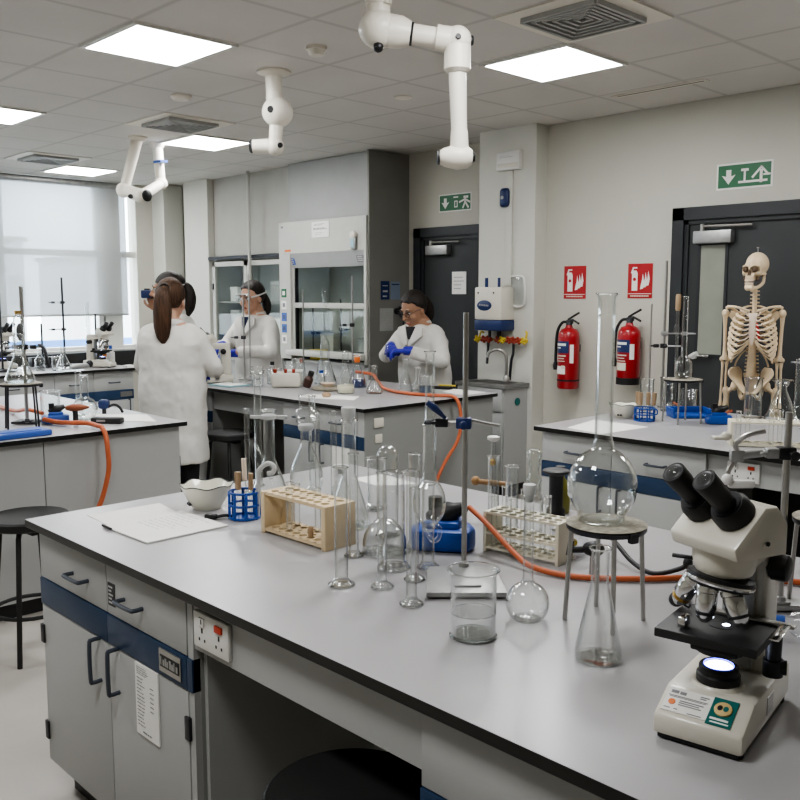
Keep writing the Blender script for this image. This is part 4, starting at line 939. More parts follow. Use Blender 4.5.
glass('conical_flask', 'clear conical flask with a funnel-shaped stopper, behind the end of the wooden rack', 'flask', p_erl(.067, .326, .0215, .17), (-2.0, 1.725, T9), .0024, .008, m='thick', extra=stopper(.0165, .328, .036, 'frost'))
glass('glass_column', 'tall narrow glass column with a flat flared top behind the flasks', 'glass tube', [(.022, 0), (.022, .004), (.0135, .012), (.0135, .405), (.015, .41), (.026, .414), (.026, .424)], (-2.66, 1.86, T9), .0016, m='thick')
glass('glass_column', 'slim plain glass tube standing just right of the pear-shaped flask', 'glass tube', p_meas(.0085, .30, .024), (-2.33, 1.87, T9), .0012)
glass('glass_column', 'slim glass tube standing just left of the conical flask with the clip', 'glass tube', p_meas(.009, .30, .024), (-2.60, 1.77, T9), .0012)
glass('reagent_bottle', 'small clear bottle with a flat stopper between the pear flask and the stoppered conical flask', 'bottle', [(.030, 0), (.033, .004), (.033, .06), (.016, .085), (.012, .095), (.012, .12)], (-2.22, 1.88, T9), .001, .004, extra=lambda t: MB().lathe([(.010, .108), (.011, .125), (.026, .13), (.026, .136)], 18).build('stopper', 'frost', t))
glass('bell_jar', 'domed glass tube standing upright behind the thin cylinders', 'glass tube', p_dome(.032, .268), (-1.84, 1.735, T9), loose=((.0335, .002, .002),))
glass('bell_jar', 'low round glass dome among the thin cylinders on the nearest bench', 'glass dome', [(.060, 0), (.061, .003)]+[(.061*math.cos(a_*PI/16), .02+.075*math.sin(a_*PI/16)) for a_ in range(0, 9)], (-1.725, 1.615, T9), loose=((.060, .0025, .0025),))
for k, (x, y, r, H, rf, lab) in enumerate(((-1.595, 1.35, .0165, .29, .031, 'thin footed glass cylinder closest to the wooden rack'), (-1.515, 1.41, .0115, .28, .026, 'thin footed glass cylinder, second out from the wooden rack'), (-1.38, 1.375, .0125, .31, .026, 'thin footed glass cylinder standing closest to the beaker'),
        (-1.755, 1.53, .013, .28, .025, 'thin footed glass cylinder half behind the wooden rack end'), (-1.605, 1.535, .028, .25, .042, 'wide footed glass cylinder behind the low glass dome'), (-1.545, 1.60, .016, .22, .028, 'short footed glass cylinder below the hanging pear flask'), (-1.70, 1.705, .016, .265, .028, 'footed glass cylinder between the domed tube and the hanging flask'))):
    glass('measuring_cylinder', lab, 'measuring cylinder', p_meas(r, H, rf), (x, y, T9), .0013, loose=((rf, .0025, .002), (rf*.75, .008, .0015)))
CL = RZ+PI-.10
st = stand('grey retort stand with a tall steel rod in the middle of the nearest bench', (-1.44, 1.62, T9), RZ, .655, .0068, clamps=((.385, PI-.18, .088, .014, 'navy', 'dkm'),))
MB().cyl((.015, 0, .392), (.085, .012, .375), .0042, seg=10).build('side_rod', 'steel', st); MB().tube([(-.05, -.02, .40), (-.075, -.03, .425), (-.095, -.03, .44)], [.004, .009, .007], 10, 4).build('clamp_lever', 'navy', st)
F = V((-1.44, 1.62, T9))+Matrix.Rotation(RZ, 3, 'Z') @ V((-.0866, .0158, 0))
glass('pear_flask', 'pear-shaped flask hanging by its neck in the clamp of the middle retort stand', 'flask', [(.004, .108), (.012, .110), (.016, .118)]+[(.0415*math.cos(a_), .182+.062*math.sin(a_)) for a_ in [(-1.2+.22*k) for k in range(11)]]+[(.0175, .246), (.0165, .26), (.0165, .375), (.019, .378), (.0155, .382), (.0115, .395), (.0115, .555), (.014, .56)], (F.x, F.y, T9), .0014, m='thick', extra=lambda t: MB().tube([(.0, -.015, .12), (.03, -.02, .095), (.05, -.02, .105), (.055, -.02, .13), (.035, -.02, .135)], .006, 10, 5).build('drip_tip', 'thick', t))
# gas burner and hose
def burner(label, loc, rz, s_=1., m='bluep'):
    t = thing('gas_burner', label, 'burner', loc, rz)
    MB().prism([(-.07*s_, -.045*s_), (.055*s_, -.055*s_), (.075*s_, -.01*s_), (.06*s_, .05*s_), (-.05*s_, .05*s_), (-.08*s_, .01*s_)], .0, .05*s_, bev=.012*s_).build('base', m, t)
    MB().prism([(-.05*s_, -.03*s_), (.035*s_, -.035*s_), (.045*s_, .03*s_), (-.03*s_, .035*s_)], .046*s_, .066*s_, bev=.008*s_).build('upper_housing', m, t)
    MB().latheto((-.035*s_, .01*s_, .06*s_), (.05*s_, -.0*s_, .095*s_), [(.018*s_, 0), (.026*s_, .2), (.026*s_, .6), (.018*s_, .75), (.012*s_, 1)]).build('regulator', 'black', t)
    MB().cyl((-.02*s_, .01*s_, .08*s_), (-.02*s_, .01*s_, .115*s_), .016*s_, seg=12).build('collar', 'black', t)
    return t
burner('blue-based gas burner with black regulator behind the middle retort stand', (-1.645, 1.765, T9), RZ-.1, 1.22)
hose('orange rubber hose lying across the nearest bench behind the round flask', [(-1.60, 1.82, T9+.112), (-1.52, 1.80, T9+.085), (-1.40, 1.775, T9+.03), (-1.33, 1.765, T9+.012), (-1.22, 1.79, T9+.0085), (-1.10, 1.89, T9+.0085), (-.98, 2.03, T9+.0085), (-.82, 2.14, T9+.0085), (-.62, 2.22, T9+.0085), (-.4, 2.26, T9+.0085)])
# cream rack
cr, cpos = tube_rack('cream plastic test tube rack crowded with tubes, behind the middle retort stand', (-1.545, 1.815, T9), .12, .232, .085, .112, 7, 3, .0118, 'rack', tiers=(1., .14, .50), th=.006, endw=.010)
tn = 0
for (i, j) in ((0, 0), (0, 2), (1, 1), (2, 0), (2, 2), (3, 1), (4, 2), (5, 1)):
    p = cpos(i, j); glass('test_tube', f'clear test tube standing in the cream rack, {ORD[tn]} from its burner end', 'test tube', p_tube(.0085, .135+.02*(tn % 3)), (p.x, p.y, T9+.0165), .001, m='glass', seg=16, group='test tubes in the cream rack'); tn += 1
for (x, y, r, H, lab) in ((-1.68, 2.02, .017, .22, 'tall clear cylinder behind the left of the cream rack'), (-1.61, 2.02, .019, .20, 'clear cylinder behind the middle of the cream rack')):
    glass('measuring_cylinder', lab, 'measuring cylinder', p_meas(r, H, .03), (x, y, T9), .0013, m='thick')
glass('gas_column', 'thin glass column with brass tap and white knob behind the cream rack', 'glass tube', p_meas(.0075, .262, .022), (-1.715, 2.06, T9), .001, m='thick', extra=both(lambda t: MB().lathe([(.008, .255), (.019, .262), (.019, .27), (.014, .272)], 16).build('knob', 'white', t), lambda t: MB().sphere((.002, -.006, .193), .011, (1, .7, 1), 10).build('brass_tap', 'brass', t), lambda t: MB().cyl((-.05, -.02, .128), (.035, .02, .125), .0085, seg=12).sphere((-.052, -.021, .129), .0145, (1, 1, 1), 12).build('wooden_grip', mat('clamp_wood', (.30, .17, .07), .45, var=.2, vscale=20), t)))
glass('dropping_bottle', 'clear bottle with a bulbous glass neck rising behind the cream rack', 'bottle', [(.026, 0), (.028, .004), (.028, .10), (.019, .13), (.0165, .14), (.0165, .15), (.022, .157), (.022, .162), (.0165, .17), (.014, .19), (.0155, .20), (.019, .207), (.0175, .213), (.0175, .222), (.021, .232), (.021, .244), (.014, .249)], (-1.56, 2.06, T9), .0015, m='thick')
t = thing('rubber_plunger', 'black plunger with a wide flat top standing behind the cream rack', 'plunger', (-1.615, 2.245, T9))
MB().lathe([(.026, 0), (.030, .004), (.030, .03), (.022, .04), (.022, .135), (.024, .14)], 24).build('barrel', 'blackm', t); MB().lathe([(.018, .138), (.038, .146), (.043, .15), (.043, .155), (.036, .158), (.012, .154)], 28).build('flange', 'blackm', t)
t = thing('sample_box', 'small clear box with an amber sample behind the round volumetric flask', 'box', (-1.36, 1.96, T9), .1)
B(-.04, .04, -.03, .03, 0, .065, .002).build('box', 'clearp', t); MB().sphere((.012, 0, .035), .010, seg=10).build('sample', 'yel', t); B(-.041, .041, -.031, .031, .065, .072, .002).build('lid', 'frost', t)
# round flask, beaker, conical
glass('volumetric_flask', 'small round-bodied flask with a long neck and white stopper, beside the beaker', 'flask', p_round(.0475, .275, .0112, .62), (-1.14, 1.49, T9), .001, .005, extra=stopper(.0105, .272, .026, 'frost'))
glass('beaker', 'glass beaker one third full of water near the edge of the nearest bench', 'beaker', [(.045, 0), (.0475, .004), (.0475, .125), (.049, .135), (.053, .141)], (-1.16, 1.335, T9), .0018, .008, loose=((.0465, .004, .003), (.0465, .0525, .0012)), extra=water(.0462, .004, .053), m='thick')
glass('conical_flask', 'tall slim conical flask on the open worktop in front of the tripod', 'flask', p_erl(.0455, .220, .0168, .070), (-.915, 1.42, T9), .0016, .006)
tp = tripod('steel tripod with a round gauze mat carrying the big flask', (-1.023, 1.607, T9), -.785, .212, .083)
bf = glass('volumetric_flask', 'very large round flask with a tall open neck standing on the tripod', 'flask', [(.045, 0), (.049, .003)]+[(r, .078+(z-.068)*1.13) for r, z in arc_prof(.0735, .068, .052, .024, 16)]+[(.0215, .168), (.0185, .184), (.018, .44), (.018, .468), (.0195, .476), (.0225, .484)], (-1.036, 1.606, T9+.2165), .0018, .004, m='thick', extra=both(lambda t: ring(MB(), .0185, .44, .0012).build('neck_band', 'glass', t), lambda t: t))
lb = MB(); bm = bmesh.new()
for k in range(9):
    a_ = -2.52+.52*k/8
    for zz in (.055, .098):
        rr = math.sqrt(.0735**2-((zz-.078)/1.13)**2)+.0012; bm.verts.new((rr*math.cos(a_), rr*math.sin(a_), zz))
bm.verts.ensure_lookup_table()
for k in range(8): bm.faces.new((bm.verts[2*k], bm.verts[2*k+2], bm.verts[2*k+3], bm.verts[2*k+1]))
lb.merge(bm).build('white_label', mat('faded_label', (.62, .64, .62), .6), bf)
# black lead
t = thing('rubber_lead', 'black rubber lead with a knuckled connector behind the tripod', 'lead', (0, 0, T9))
MB().tube([(-1.30, 2.04, .06), (-1.25, 2.01, .045), (-1.17, 1.965, .018), (-1.10, 1.945, .010), (-1.045, 1.975, .028), (-1.03, 1.985, .042), (-1.02, 1.975, .036), (-.985, 1.90, .010), (-.95, 1.84, .008)], .0062, 10, 6).build('lead', 'blackm', t)
MB().sphere((-1.03, 1.985, .043), .012, (1, 1, 1.3), 12).build('connector', 'blackm', t)
t = thing('tap_fitting', 'black tap-like fitting on a pale stem behind the tripod', 'fitting', (-1.22, 1.86, T9), .6)
MB().cyl((0, 0, 0), (0, 0, .05), .010, .008).build('stem', 'alu', t); MB().sphere((0, 0, .065), .022, (1.3, .9, .9), 14).cyl((-.055, 0, .06), (.02, 0, .066), .009).build('body', 'black', t); MB().cyl((-.06, -.0, .045), (-.055, 0, .082), .008, seg=10).build('lever', 'black', t)
# right-hand retort stand and second tripod
RS = V((-.785, 1.94, T9))
st2 = stand('short thick-rodded retort stand with a metal clamp behind the microscope', tuple(RS), RZ, .445, .0078, base=(-.055, .055, -.02, .05), clamps=((.355, PI, .055, .010, 'black', 'alu'),))
q = MB().cyl((-.055, 0, .355), (-.10, 0, .35), .009, seg=12).box(-.125, -.095, -.008, .008, .335, .362, .003); q.build('clamp_body', 'alu', st2)
MB().tube([(-.105, -.0, .35), (-.115, -.005, .375), (-.095, -.01, .395), (-.055, -.01, .405)], .0055, 8, 4).build('clamp_finger', 'steel', st2)
MB().tube([(-.11, 0, .34), (-.125, 0, .32), (-.13, 0, .295)], .006, 8, 4).build('clamp_finger', 'steel', st2)
MB().sphere((-.13, -.005, .297), .013, (1, 1, 1), 12).box(-.128, -.07, -.012, .004, .278, .296, .005, T=Matrix.Translation((0, 0, 0))).build('wing_nut', 'white', st2)
MB().sphere((-.135, 0, .392), .012, (1, 1, .8), 12).box(-.165, -.13, -.012, .012, .385, .392, .002).build('clamp_cork', 'cream', st2)
tp2 = tripod('second steel tripod with a gauze mat, behind the microscope', (-.70, 2.0, T9), .2, .212, .083)
glass('pear_flask', 'large clear flask on the tripod behind the microscope, cut by the edge of the photo', 'flask', p_round(.07, .34, .02, .5), (-.675, 2.0, T9+.216), .0016, .005, m='thick')
t = thing('wash_bottle', 'crumpled clear plastic bottle lying behind the microscope arm', 'bottle', (-.66, 1.82, T9), .5)
MB().latheto((-.06, 0, .03), (.06, 0, .03), [(.012, 0), (.028, .2), (.03, .8), (.02, 1)]).build('bottle', 'clearp', t); MB().latheto((-.085, 0, .03), (-.06, 0, .03), [(.014, 0), (.014, 1)]).build('cap', 'bluep2', t)
q = MB(); q.prism([(-2.52, 2.19), (-2.36, 2.17), (-2.28, 2.30), (-2.50, 2.33)], T9-.0003, T9+.001); tag(q.build('paper_sheet', 'paper', smooth=False), 'small white sheet at the far edge of the nearest bench behind the flasks', 'paper')
t = thing('reagent_bottle', 'dull yellow-green bottle just behind the black plunger', 'bottle', (-1.66, 2.33, T9)); MB().lathe([(.03, 0), (.032, .005), (.032, .09), (.014, .115), (.013, .13)], 20).build('bottle', mat('olive_plastic', (.25, .24, .05), .4), t); MB().lathe([(.016, .125), (.016, .15)], 14).build('cap', 'black', t)
for k, (x, y, r, H, rf, lab) in enumerate(((-2.16, 1.80, .010, .33, .026, 'slim glass tube standing behind the right half of the wooden rack'), (-2.47, 1.96, .012, .34, .03, 'slim glass tube at the back between the clipped flask and the pear flask'), (-1.50, 1.505, .011, .23, .025, 'slim footed glass cylinder between the wide one and the middle stand base'), (-2.10, 1.93, .03, .17, .034, 'short stout glass cylinder behind the small stoppered bottle'))):
    glass('measuring_cylinder', lab, 'measuring cylinder', p_meas(r, H, rf), (x, y, T9), .0016, loose=((rf, .0025, .002),))
# ------------------------------------------------------------------ microscopes
def microscope(label, loc, rz):
    t = thing('microscope', label, 'microscope', loc, rz)
    YZ = Matrix(((0, 0, 1, 0), (1, 0, 0, 0), (0, 1, 0, 0), (0, 0, 0, 1)))      # prism drawn in (y, z), extruded along x
    b = MB().prism([(0, .008), (0, .040), (.062, .069), (.275, .069), (.275, .008)], -.068, .072, T=YZ, bev=.007).build('base', 'scope', t)
    for x, y in ((-.05, .02), (.055, .02), (-.05, .255), (.055, .255)): MB().lathe([(.014, 0), (.015, .010)], 14, Matrix.Translation((x, y, 0))).build('rubber_foot', 'black', b)
    B(-.06, .064, .004, .27, .003, .009).build('base_trim', 'black', b, smooth=False)
    sl = math.atan2(.029, .062); P = Matrix.Translation((0, 0.002, .0415)) @ rotm(sl, 0, 0)      # the sloping label panel
    MB().box(-.060, .012, .010, .058, .0, .0012, T=P).build('maker_label', 'paper', b, smooth=False)
    l_ = MB().box(.012, .050, .006, .060, .0002, .0016, T=P).build('teal_label', 'teal', b, smooth=False)
    MB().lathe([(.0135, 0), (.0135, .003), (.011, .0042), (0, .0042)], 22, P @ Matrix.Translation((.031, .038, .0014))).build('gold_badge', 'gold', l_)
    each('badge_mark', 'dkm', l_, [MB().lathe([(.0042, 0), (0, .0008)], 12, P @ Matrix.Translation((.0265, .038, .0056)) @ Matrix.Diagonal((1, 1.3, 1, 1))), ])
    each('badge_mark', 'teal', l_, [MB().lathe([(.0042, 0), (0, .0008)], 12, P @ Matrix.Translation((.0355, .038, .0056)) @ Matrix.Diagonal((1, 1.3, 1, 1)))])
    q = MB(); q.box(.016, .044, .016, .020, .0015, .0021, T=P); q.box(.018, .046, .010, .0125, .0015, .0021, T=P); q.build('label_lettering', 'paper', l_, smooth=False)
    q = MB()
    for x0, x1, y, th in ((-.054, -.042, .050, .003), (-.040, -.030, .0495, .003), (-.056, .006, .042, .0008), (-.054, .004, .0395, .0006), (-.036, .002, .034, .001), (-.036, -.004, .030, .001), (-.036, .0, .026, .001), (-.056, -.046, .016, .0008), (-.04, -.034, .016, .0008), (-.018, .004, .013, .0008), (-.008, .006, .052, .001), (-.008, .002, .048, .001)):
        q.box(x0, x1, y-th, y+th, .0011, .0016, T=P)
    q.build('label_print', 'ink', b, smooth=False)
    MB().lathe([(.0058, 0), (.0058, .0007), (0, .0007)], 16, P @ Matrix.Translation((-.047, .029, .0011))).build('orange_dot', 'odot', b)
    B(.0715, .073, .13, .165, .025, .055).build('side_plate', 'steel', b, smooth=False)
    # lamp
    c = Matrix.Translation((0, .108, .058))
    MB().lathe([(.046, 0), (.042, .012), (.038, .016)], 28, c).build('lamp_collar', 'scope', b)
    q = MB().lathe([(.0345, .014), (.0345, .028), (.031, .031), (.031, .040), (.029, .043), (.0225, .0425), (.0225, .037)], 32, c, cap1=False); l_ = q.build('lamp_housing', 'black', t)
    MB().lathe([(.0225, .039), (.019, .042), (0, .0435)], 28, c, cap0=False).build('lamp_lens', 'lamp', l_); MB().lathe([(.0225, .0415), (.0235, .0435), (.0245, .0415)], 28, c, cap0=False, cap1=False).build('lens_ring', 'violet', l_)
    # arm
    a = MB().prism([(.19, .066), (.262, .066), (.258, .30), (.245, .315), (.10, .315), (.09, .30), (.09, .268), (.185, .268)], -.020, .050, T=YZ, bev=.006).build('arm', 'scope', t)
    MB().box(-.020, .032, .176, .19, .075, .262, .004).build('arm_shaded_front', 'hoodg', a)  # grey slab puts the shade on the arm's front into its colour
    k = MB().cyl((.030, .200, .252), (.050, .200, .252), .014, seg=20); k.latheto((.050, .200, .252), (.080, .200, .252), [(.017, 0), (.022, .12), (.022, .9), (.018, 1)], 26); k.build('focus_knob', 'black', t)
    MB().cyl((-.019, .215, .245), (-.07, .215, .245), .020, seg=20).build('focus_knob', 'black', t)
    # stage
    s_ = MB().box(-.085, .075, .040, .188, .150, .165, .002).build('stage', 'blackm', t)
    MB().prism([(-.03, .05), (.045, .05), (.045, .178), (-.03, .178)], .138, .151, bev=.004).build('stage_carrier', 'black', s_)
    MB().lathe([(.040, .125), (.042, .130), (.042, .15)], 26, Matrix.Translation((0, .112, 0))).build('condenser', 'black', t)
    MB().lathe([(.019, 0), (.019, .0006), (0, .0006)], 22, Matrix.Translation((0, .110, .165)) @ Matrix.Diagonal((1, .75, 1, 1))).build('stage_opening', 'dkm', s_)
    MB().lathe([(.006, 0), (0, .0006)], 12, Matrix.Translation((.006, .118, .1658))).build('light_spot', 'lamp', s_)
    MB().box(-.05, .10, .160, .176, .165, .170, .001).build('slide_holder', 'steel', s_); MB().box(.030, .045, .085, .165, .168, .171, .001, T=Matrix.Translation((.05, 0, 0))).build('stage_clip', 'chrome', s_)
    MB().box(-.052, -.040, .055, .082, .168, .185, .002).build('stage_clip', 'chrome', s_)
    MB().cyl((.072, .155, .095), (.072, .155, .15), .012, .013).cyl((.072, .155, .085), (.072, .155, .112), .016).build('stage_drive', 'black', t)
    MB().cyl((.072, .155, .10), (.092, .16, .10), .012, seg=16).build('stage_knob', 'black', t)
    MB().cyl((-.065, .15, .172), (-.088, .155, .178), .004, seg=8).sphere((-.090, .155, .178), .013, (1, 1, 1), 12).build('stage_lever', 'black', t)
    # head, turned on its neck
    H = Matrix.Translation((.016, .088, .002)) @ Matrix.Rotation(-.46, 4, 'Z')
    MB().lathe([(.043, .262), (.046, .268), (.050, .285), (.050, .305)], 32, Matrix.Translation((.006, .095, 0))).build('neck', 'scope', t)
    MB().lathe([(.034, .252), (.034, .268)], 28, Matrix.Translation((.004, .10, 0))).build('nosepiece_mount', 'hoodg', t)
    h_ = MB().prism([(-.058, .302), (-.066, .322), (-.004, .380), (.022, .380), (.046, .350), (.046, .302)], -.066, .068, T=H @ YZ, bev=.004).build('head', 'scope', t)
    MB().lathe([(.0035, 0), (.0035, .002), (0, .002)], 10, H @ Matrix.Translation((.070, .0, .325)) @ rotm(0, PI/2, 0)).build('set_screw', 'black', h_)
    MB().cyl((-.075, .085, .276), (-.04, .09, .276), .0035, seg=8).build('lock_pin', 'black', h_)
    dv = V((-.03, -.735, .68)).normalized()
    for sx in (-.0345, .0285):
        p = (H @ V((sx, -.012, .352))); d3 = (H.to_3x3() @ dv)
        e = MB().latheto(p-d3*.020, p+d3*.042, [(.029, 0), (.0315, .1), (.031, .85), (.026, 1)], 30).build('eyepiece_tube', 'blackm', t)
        MB().latheto(p+d3*.040, p+d3*.106, [(.0165, 0), (.0165, .25), (.0175, .3), (.0175, .55), (.0185, .6), (.0192, .98), (.018, 1)], 28).build('eyepiece', 'blackm', e)
        MB().latheto(p+d3*.1062, p+d3*.1075, [(.015, 0), (.0135, .6), (.011, 1)], 24).build('eye_cup', 'black', e); MB().latheto(p+d3*.1065, p+d3*.109, [(.0095, 0), (.007, .8), (0, 1)], 18).build('eye_lens', 'sash', e)
        MB().latheto(p+d3*.0395, p+d3*.044, [(.023, 0), (.023, 1)], 24).build('diopter_ring', 'dkm', e)
    # nosepiece and objectives
    N0 = V((.002, .092, .247)); nt = Matrix.Translation(N0) @ rotm(-.16, .12, 0)
    n_ = MB().lathe([(.049, -.008), (.053, 0), (.052, .008), (.030, .013)], 34, nt).build('nosepiece', 'black', t)
    MB().lathe([(.0522, -.004), (.0540, -.001), (.0532, .002)], 34, nt, cap0=False, cap1=False).build('nosepiece_ring', 'chrome', n_)
    for k, (p0, p1) in enumerate((((-.012, .073, .240), (-.014, .068, .182)), ((-.040, .094, .244), (-.070, .100, .192)), ((.022, .078, .238), (.043, .070, .186)))):
        o_ = MB().latheto(p0, p1, [(.0165, -.02), (.0175, .05), (.0175, .14), (.0155, .16), (.0165, .20), (.0165, .62), (.0145, .68), (.0135, .86), (.010, .93), (.006, 1)], 26).build('objective', 'chrome', t)
        MB().latheto(V(p0).lerp(V(p1), .70), V(p0).lerp(V(p1), .78), [(.0152, 0), (.0152, 1)], 24).build('colour_ring', ('dkm', 'brass', 'dkm')[k], o_)
    return t
m0 = microscope('cream microscope with a glowing blue-white lamp, at the right end of the nearest bench', (-.617, 1.232, T9), math.radians(9))
dup(m0, (-8.06, 3.97, T9), 2.25, 'cream microscope by the window, next to the drawers at the end of the worktop')
dup(m0, (-8.48, 3.20, T9), 2.4, 'cream microscope by the window at the far left edge of the photo')
dup(m0, (-6.13, 3.72, T9), -.5, 'cream microscope on the middle bench between the two standing women')

# ------------------------------------------------------------------ right bench
q = MB(); q.prism([(-2.71, 3.86), (-2.46, 3.805), (-2.43, 4.19), (-2.78, 4.21)], T9-.0003, T9+.0015); tag(q.build('paper_sheet', 'paper', smooth=False), 'white papers spread at the left end of the right bench', 'paper')
bowl('cream porcelain bowl on the right bench below the fire extinguishers', (-2.72, 4.42, T9), .082, .4)
pot_rack('blue plastic basket of brown-topped pipettes on the right bench beside the bowl', (-2.57, 4.39, T9), .055, .075, rz=0)
for k, (dx, dy) in enumerate(((-.03, -.01), (-.008, -.03), (.015, .0), (.035, .015))):
    o = thing('pipette', f'brown wooden-topped pipette in the basket on the right bench, {ORD[k]} from its left', 'pipette', (-2.57+dx, 4.39+dy, T9+.004), 0, 'pipettes in the blue baskets')
    MB().cyl((0, 0, 0), (dx*.3, 0, .09), .006, seg=8).build('glass_stem', 'glass', o); MB().cyl((dx*.3, 0, .085), (dx*.4, 0, .155), .011, .013, seg=10).build('top', 'woody', o)
t = thing('blue_tray', 'blue plastic tray with a raised rim behind the basket on the right bench', 'tray', (-2.47, 4.70, T9), RZ)
B(-.11, .11, -.07, .07, 0, .02, .008).build('tray', 'bluep', t); q = MB(); q.box(-.11, .11, .06, .07, .015, .055, .004); q.box(-.11, -.10, -.07, .07, .015, .055, .004); q.box(.10, .11, -.07, .07, .015, .055, .004); q.build('rim', 'bluep', t)
glass('measuring_cylinder', 'clear glass cylinder behind the basket on the right bench, left of two', 'measuring cylinder', p_cyl(.042, .19), (-2.79, 4.78, T9), .002, .006, m='thick')
glass('measuring_cylinder', 'clear glass cylinder behind the basket on the right bench, right of two', 'measuring cylinder', p_cyl(.04, .20), (-2.70, 4.86, T9), .002, .006, m='thick')
glass('beaker', 'squat clear beaker under the tripod on the right bench', 'beaker', p_cyl(.055, .13), (-2.60, 4.93, T9), .002, .006, m='thick')
tripod('steel tripod carrying a small flask on the right bench', (-2.39, 4.47, T9), .3, .238, .10)
def kettle_flask(t):
    MB().cyl((.03, 0, .12), (.075, 0, .14), .010, .013).sphere((.05, .0, .125), .016, seg=10).build('side_tap', 'frost', t)
glass('pear_flask', 'small bulbous flask with a very long neck on the tripod of the right bench', 'flask', [(.030, 0), (.044, .012), (.047, .05), (.045, .085), (.030, .11), (.017, .125), (.016, .145), (.015, .16), (.0145, .44), (.0175, .445)], (-2.39, 4.47, T9+.2425), .0018, .005, m='thick', extra=kettle_flask)
s3 = stand('tall retort stand on the right bench against the charcoal door frame', (-2.785, 4.955, T9), RZ, .90, .0085, base=(-.02, .08, -.02, .06), clamps=((.46, 0, .17, .022, 'alu', 'alu'), (.385, PI, .075, .012, 'dkm', 'dkm')))
MB().cyl((.0, -.01, .385), (.10, -.01, .383), .005, seg=8).build('clamp_rod', 'steel', s3)
glass('glass_column', 'thin glass burette with a cork-coloured top held beside the tall retort stand', 'glass tube', p_meas(.009, .66, .03), (-2.68, 4.92, T9), .0015, m='thick', extra=lambda t: [MB().lathe([(.011, .60), (.016, .61), (.016, .69), (.012, .70)], 14).build('cork_top', 'woody', t), MB().tube([(-.02, 0, .47), (.0, -.012, .52), (.02, 0, .47), (.0, .012, .44), (-.02, 0, .47)], .006, 8, 4).build('glass_tap', 'thick', t)])
stand('thin short retort stand left of the tall one on the right bench', (-2.845, 4.90, T9), RZ, .64, .005, base=(-.03, .03, -.05, .02))
hose('orange rubber hose on the right bench between the tripod and the blue burner', [(-2.72, 4.97, T9+.04), (-2.60, 4.93, T9+.012), (-2.45, 4.90, T9+.0085), (-2.30, 4.78, T9+.03), (-2.20, 4.66, T9+.065)])
burner('blue-based gas burner on the right bench in front of the skeleton', (-2.23, 4.58, T9), RZ, .95)
r3_, rpos = tube_rack('cream test tube rack on the right bench in front of the skeleton', (-1.85, 3.92, T9), .55, .36, .13, .115, 7, 2, .016, 'rack', th=.008, endw=.014, tiers=(1., .10))
for k, (i, j) in enumerate(((0, 0), (1, 1), (3, 0), (4, 1), (6, 0))):
    p = rpos(i, j); glass('test_tube', f'clear test tube in the rack before the skeleton, {ORD[k]} from its burner end', 'test tube', p_tube(.012, .15), (p.x, p.y, T9+.012), .001, m='glass', seg=16, group='test tubes in the right bench rack')
glass('measuring_cylinder', 'tall wide glass cylinder in front of the skeleton hips', 'measuring cylinder', p_meas(.047, .235, .050), (-2.17, 4.86, T9), .002, m='thick')
glass('conical_flask', 'clear waisted conical flask with a wide mouth, right of the skeleton hips', 'flask', [(.085, 0), (.09, .006), (.088, .02), (.05, .12), (.026, .175), (.024, .19), (.045, .225), (.06, .232)], (-2.02, 4.88, T9), .0025, .007, m='thick')
glass('measuring_cylinder', 'narrow glass cylinder with a flat foot beside the waisted flask', 'measuring cylinder', p_meas(.026, .355, .045), (-1.90, 4.82, T9), .002, m='thick')
glass('measuring_cylinder', 'stout glass cylinder at the right edge of the photo on the right bench', 'measuring cylinder', p_meas(.05, .24, .07), (-1.78, 4.72, T9), .0025, m='thick')

# ------------------------------------------------------------------ middle bench
def tall_app(t):
    MB().lathe([(.010, .10), (.022, .13), (.022, .24), (.010, .27), (.008, .30)], 20, cap0=False, cap1=False).build('inner_tube', 'glass', t)
    MB().lathe([(.014, .36), (.013, .66), (.016, .68), (.02, .70), (.016, .73), (.008, .75)], 16, cap0=False, cap1=False).sphere((.02, 0, .62), .018, seg=10).build('long_stem', 'thick', t)
glass('conical_flask', 'tall conical flask with a long glass stem in front of the fume cupboard sash', 'flask', [(.088, 0), (.092, .008), (.088, .03), (.045, .17), (.036, .20), (.036, .30), (.030, .335), (.015, .36), (.009, .37)], (-5.40, 4.42, T9), None, .008, m='thick', extra=tall_app)
for k, (x, y, H, lab) in enumerate(((-5.80, 4.52, .74, 'thin retort stand left of the tall conical flask on the middle bench'), (-5.22, 4.55, .84, 'thin retort stand right of the tall conical flask on the middle bench'), (-6.10, 4.20, .86, 'tall thin retort stand in front of the woman in goggles'), (-5.86, 3.98, .66, 'shorter retort stand in front of the woman in goggles'))):
    stand(lab, (x, y, T9), RZ, H, .007, base=(-.08, .08, -.12, .02), clamps=() if k in (0, 2) else ((H*.55, (0, PI, 0, PI)[k], .09, .014, 'dkm', 'dkm'),))
t = thing('white_tub', 'white plastic tub with dark red caps on its lid on the middle bench', 'tub', (-5.42, 4.06, T9), RZ)
MB().box(-.11, .11, -.07, .07, 0, .115, .02, seg=3).build('tub', 'cream', t); B(-.02, .12, -.06, .06, .115, .13, .006).build('lid', 'white', t)
each('cap', 'valve', t, [MB().cyl((x, -.05, .113), (x, -.055, .140), .014, seg=12) for x in (-.08, .0, .06)])
t = thing('dark_stopper_bottle', 'small dark brown bottle leaning beside the white tub', 'bottle', (-5.17, 4.05, T9), .3)
MB().latheto((0, 0, .022), (.04, 0, .11), [(.03, 0), (.034, .1), (.034, .7), (.02, .85), (.018, 1)]).build('bottle', mat('dark_brown', (.06, .025, .018), .35), t); MB().latheto((.04, 0, .105), (.05, 0, .135), [(.022, 0), (.022, 1)]).build('cap', 'black', t)
t = thing('round_board', 'round tan board holding a small dish on the middle bench', 'board', (-5.05, 4.16, T9))
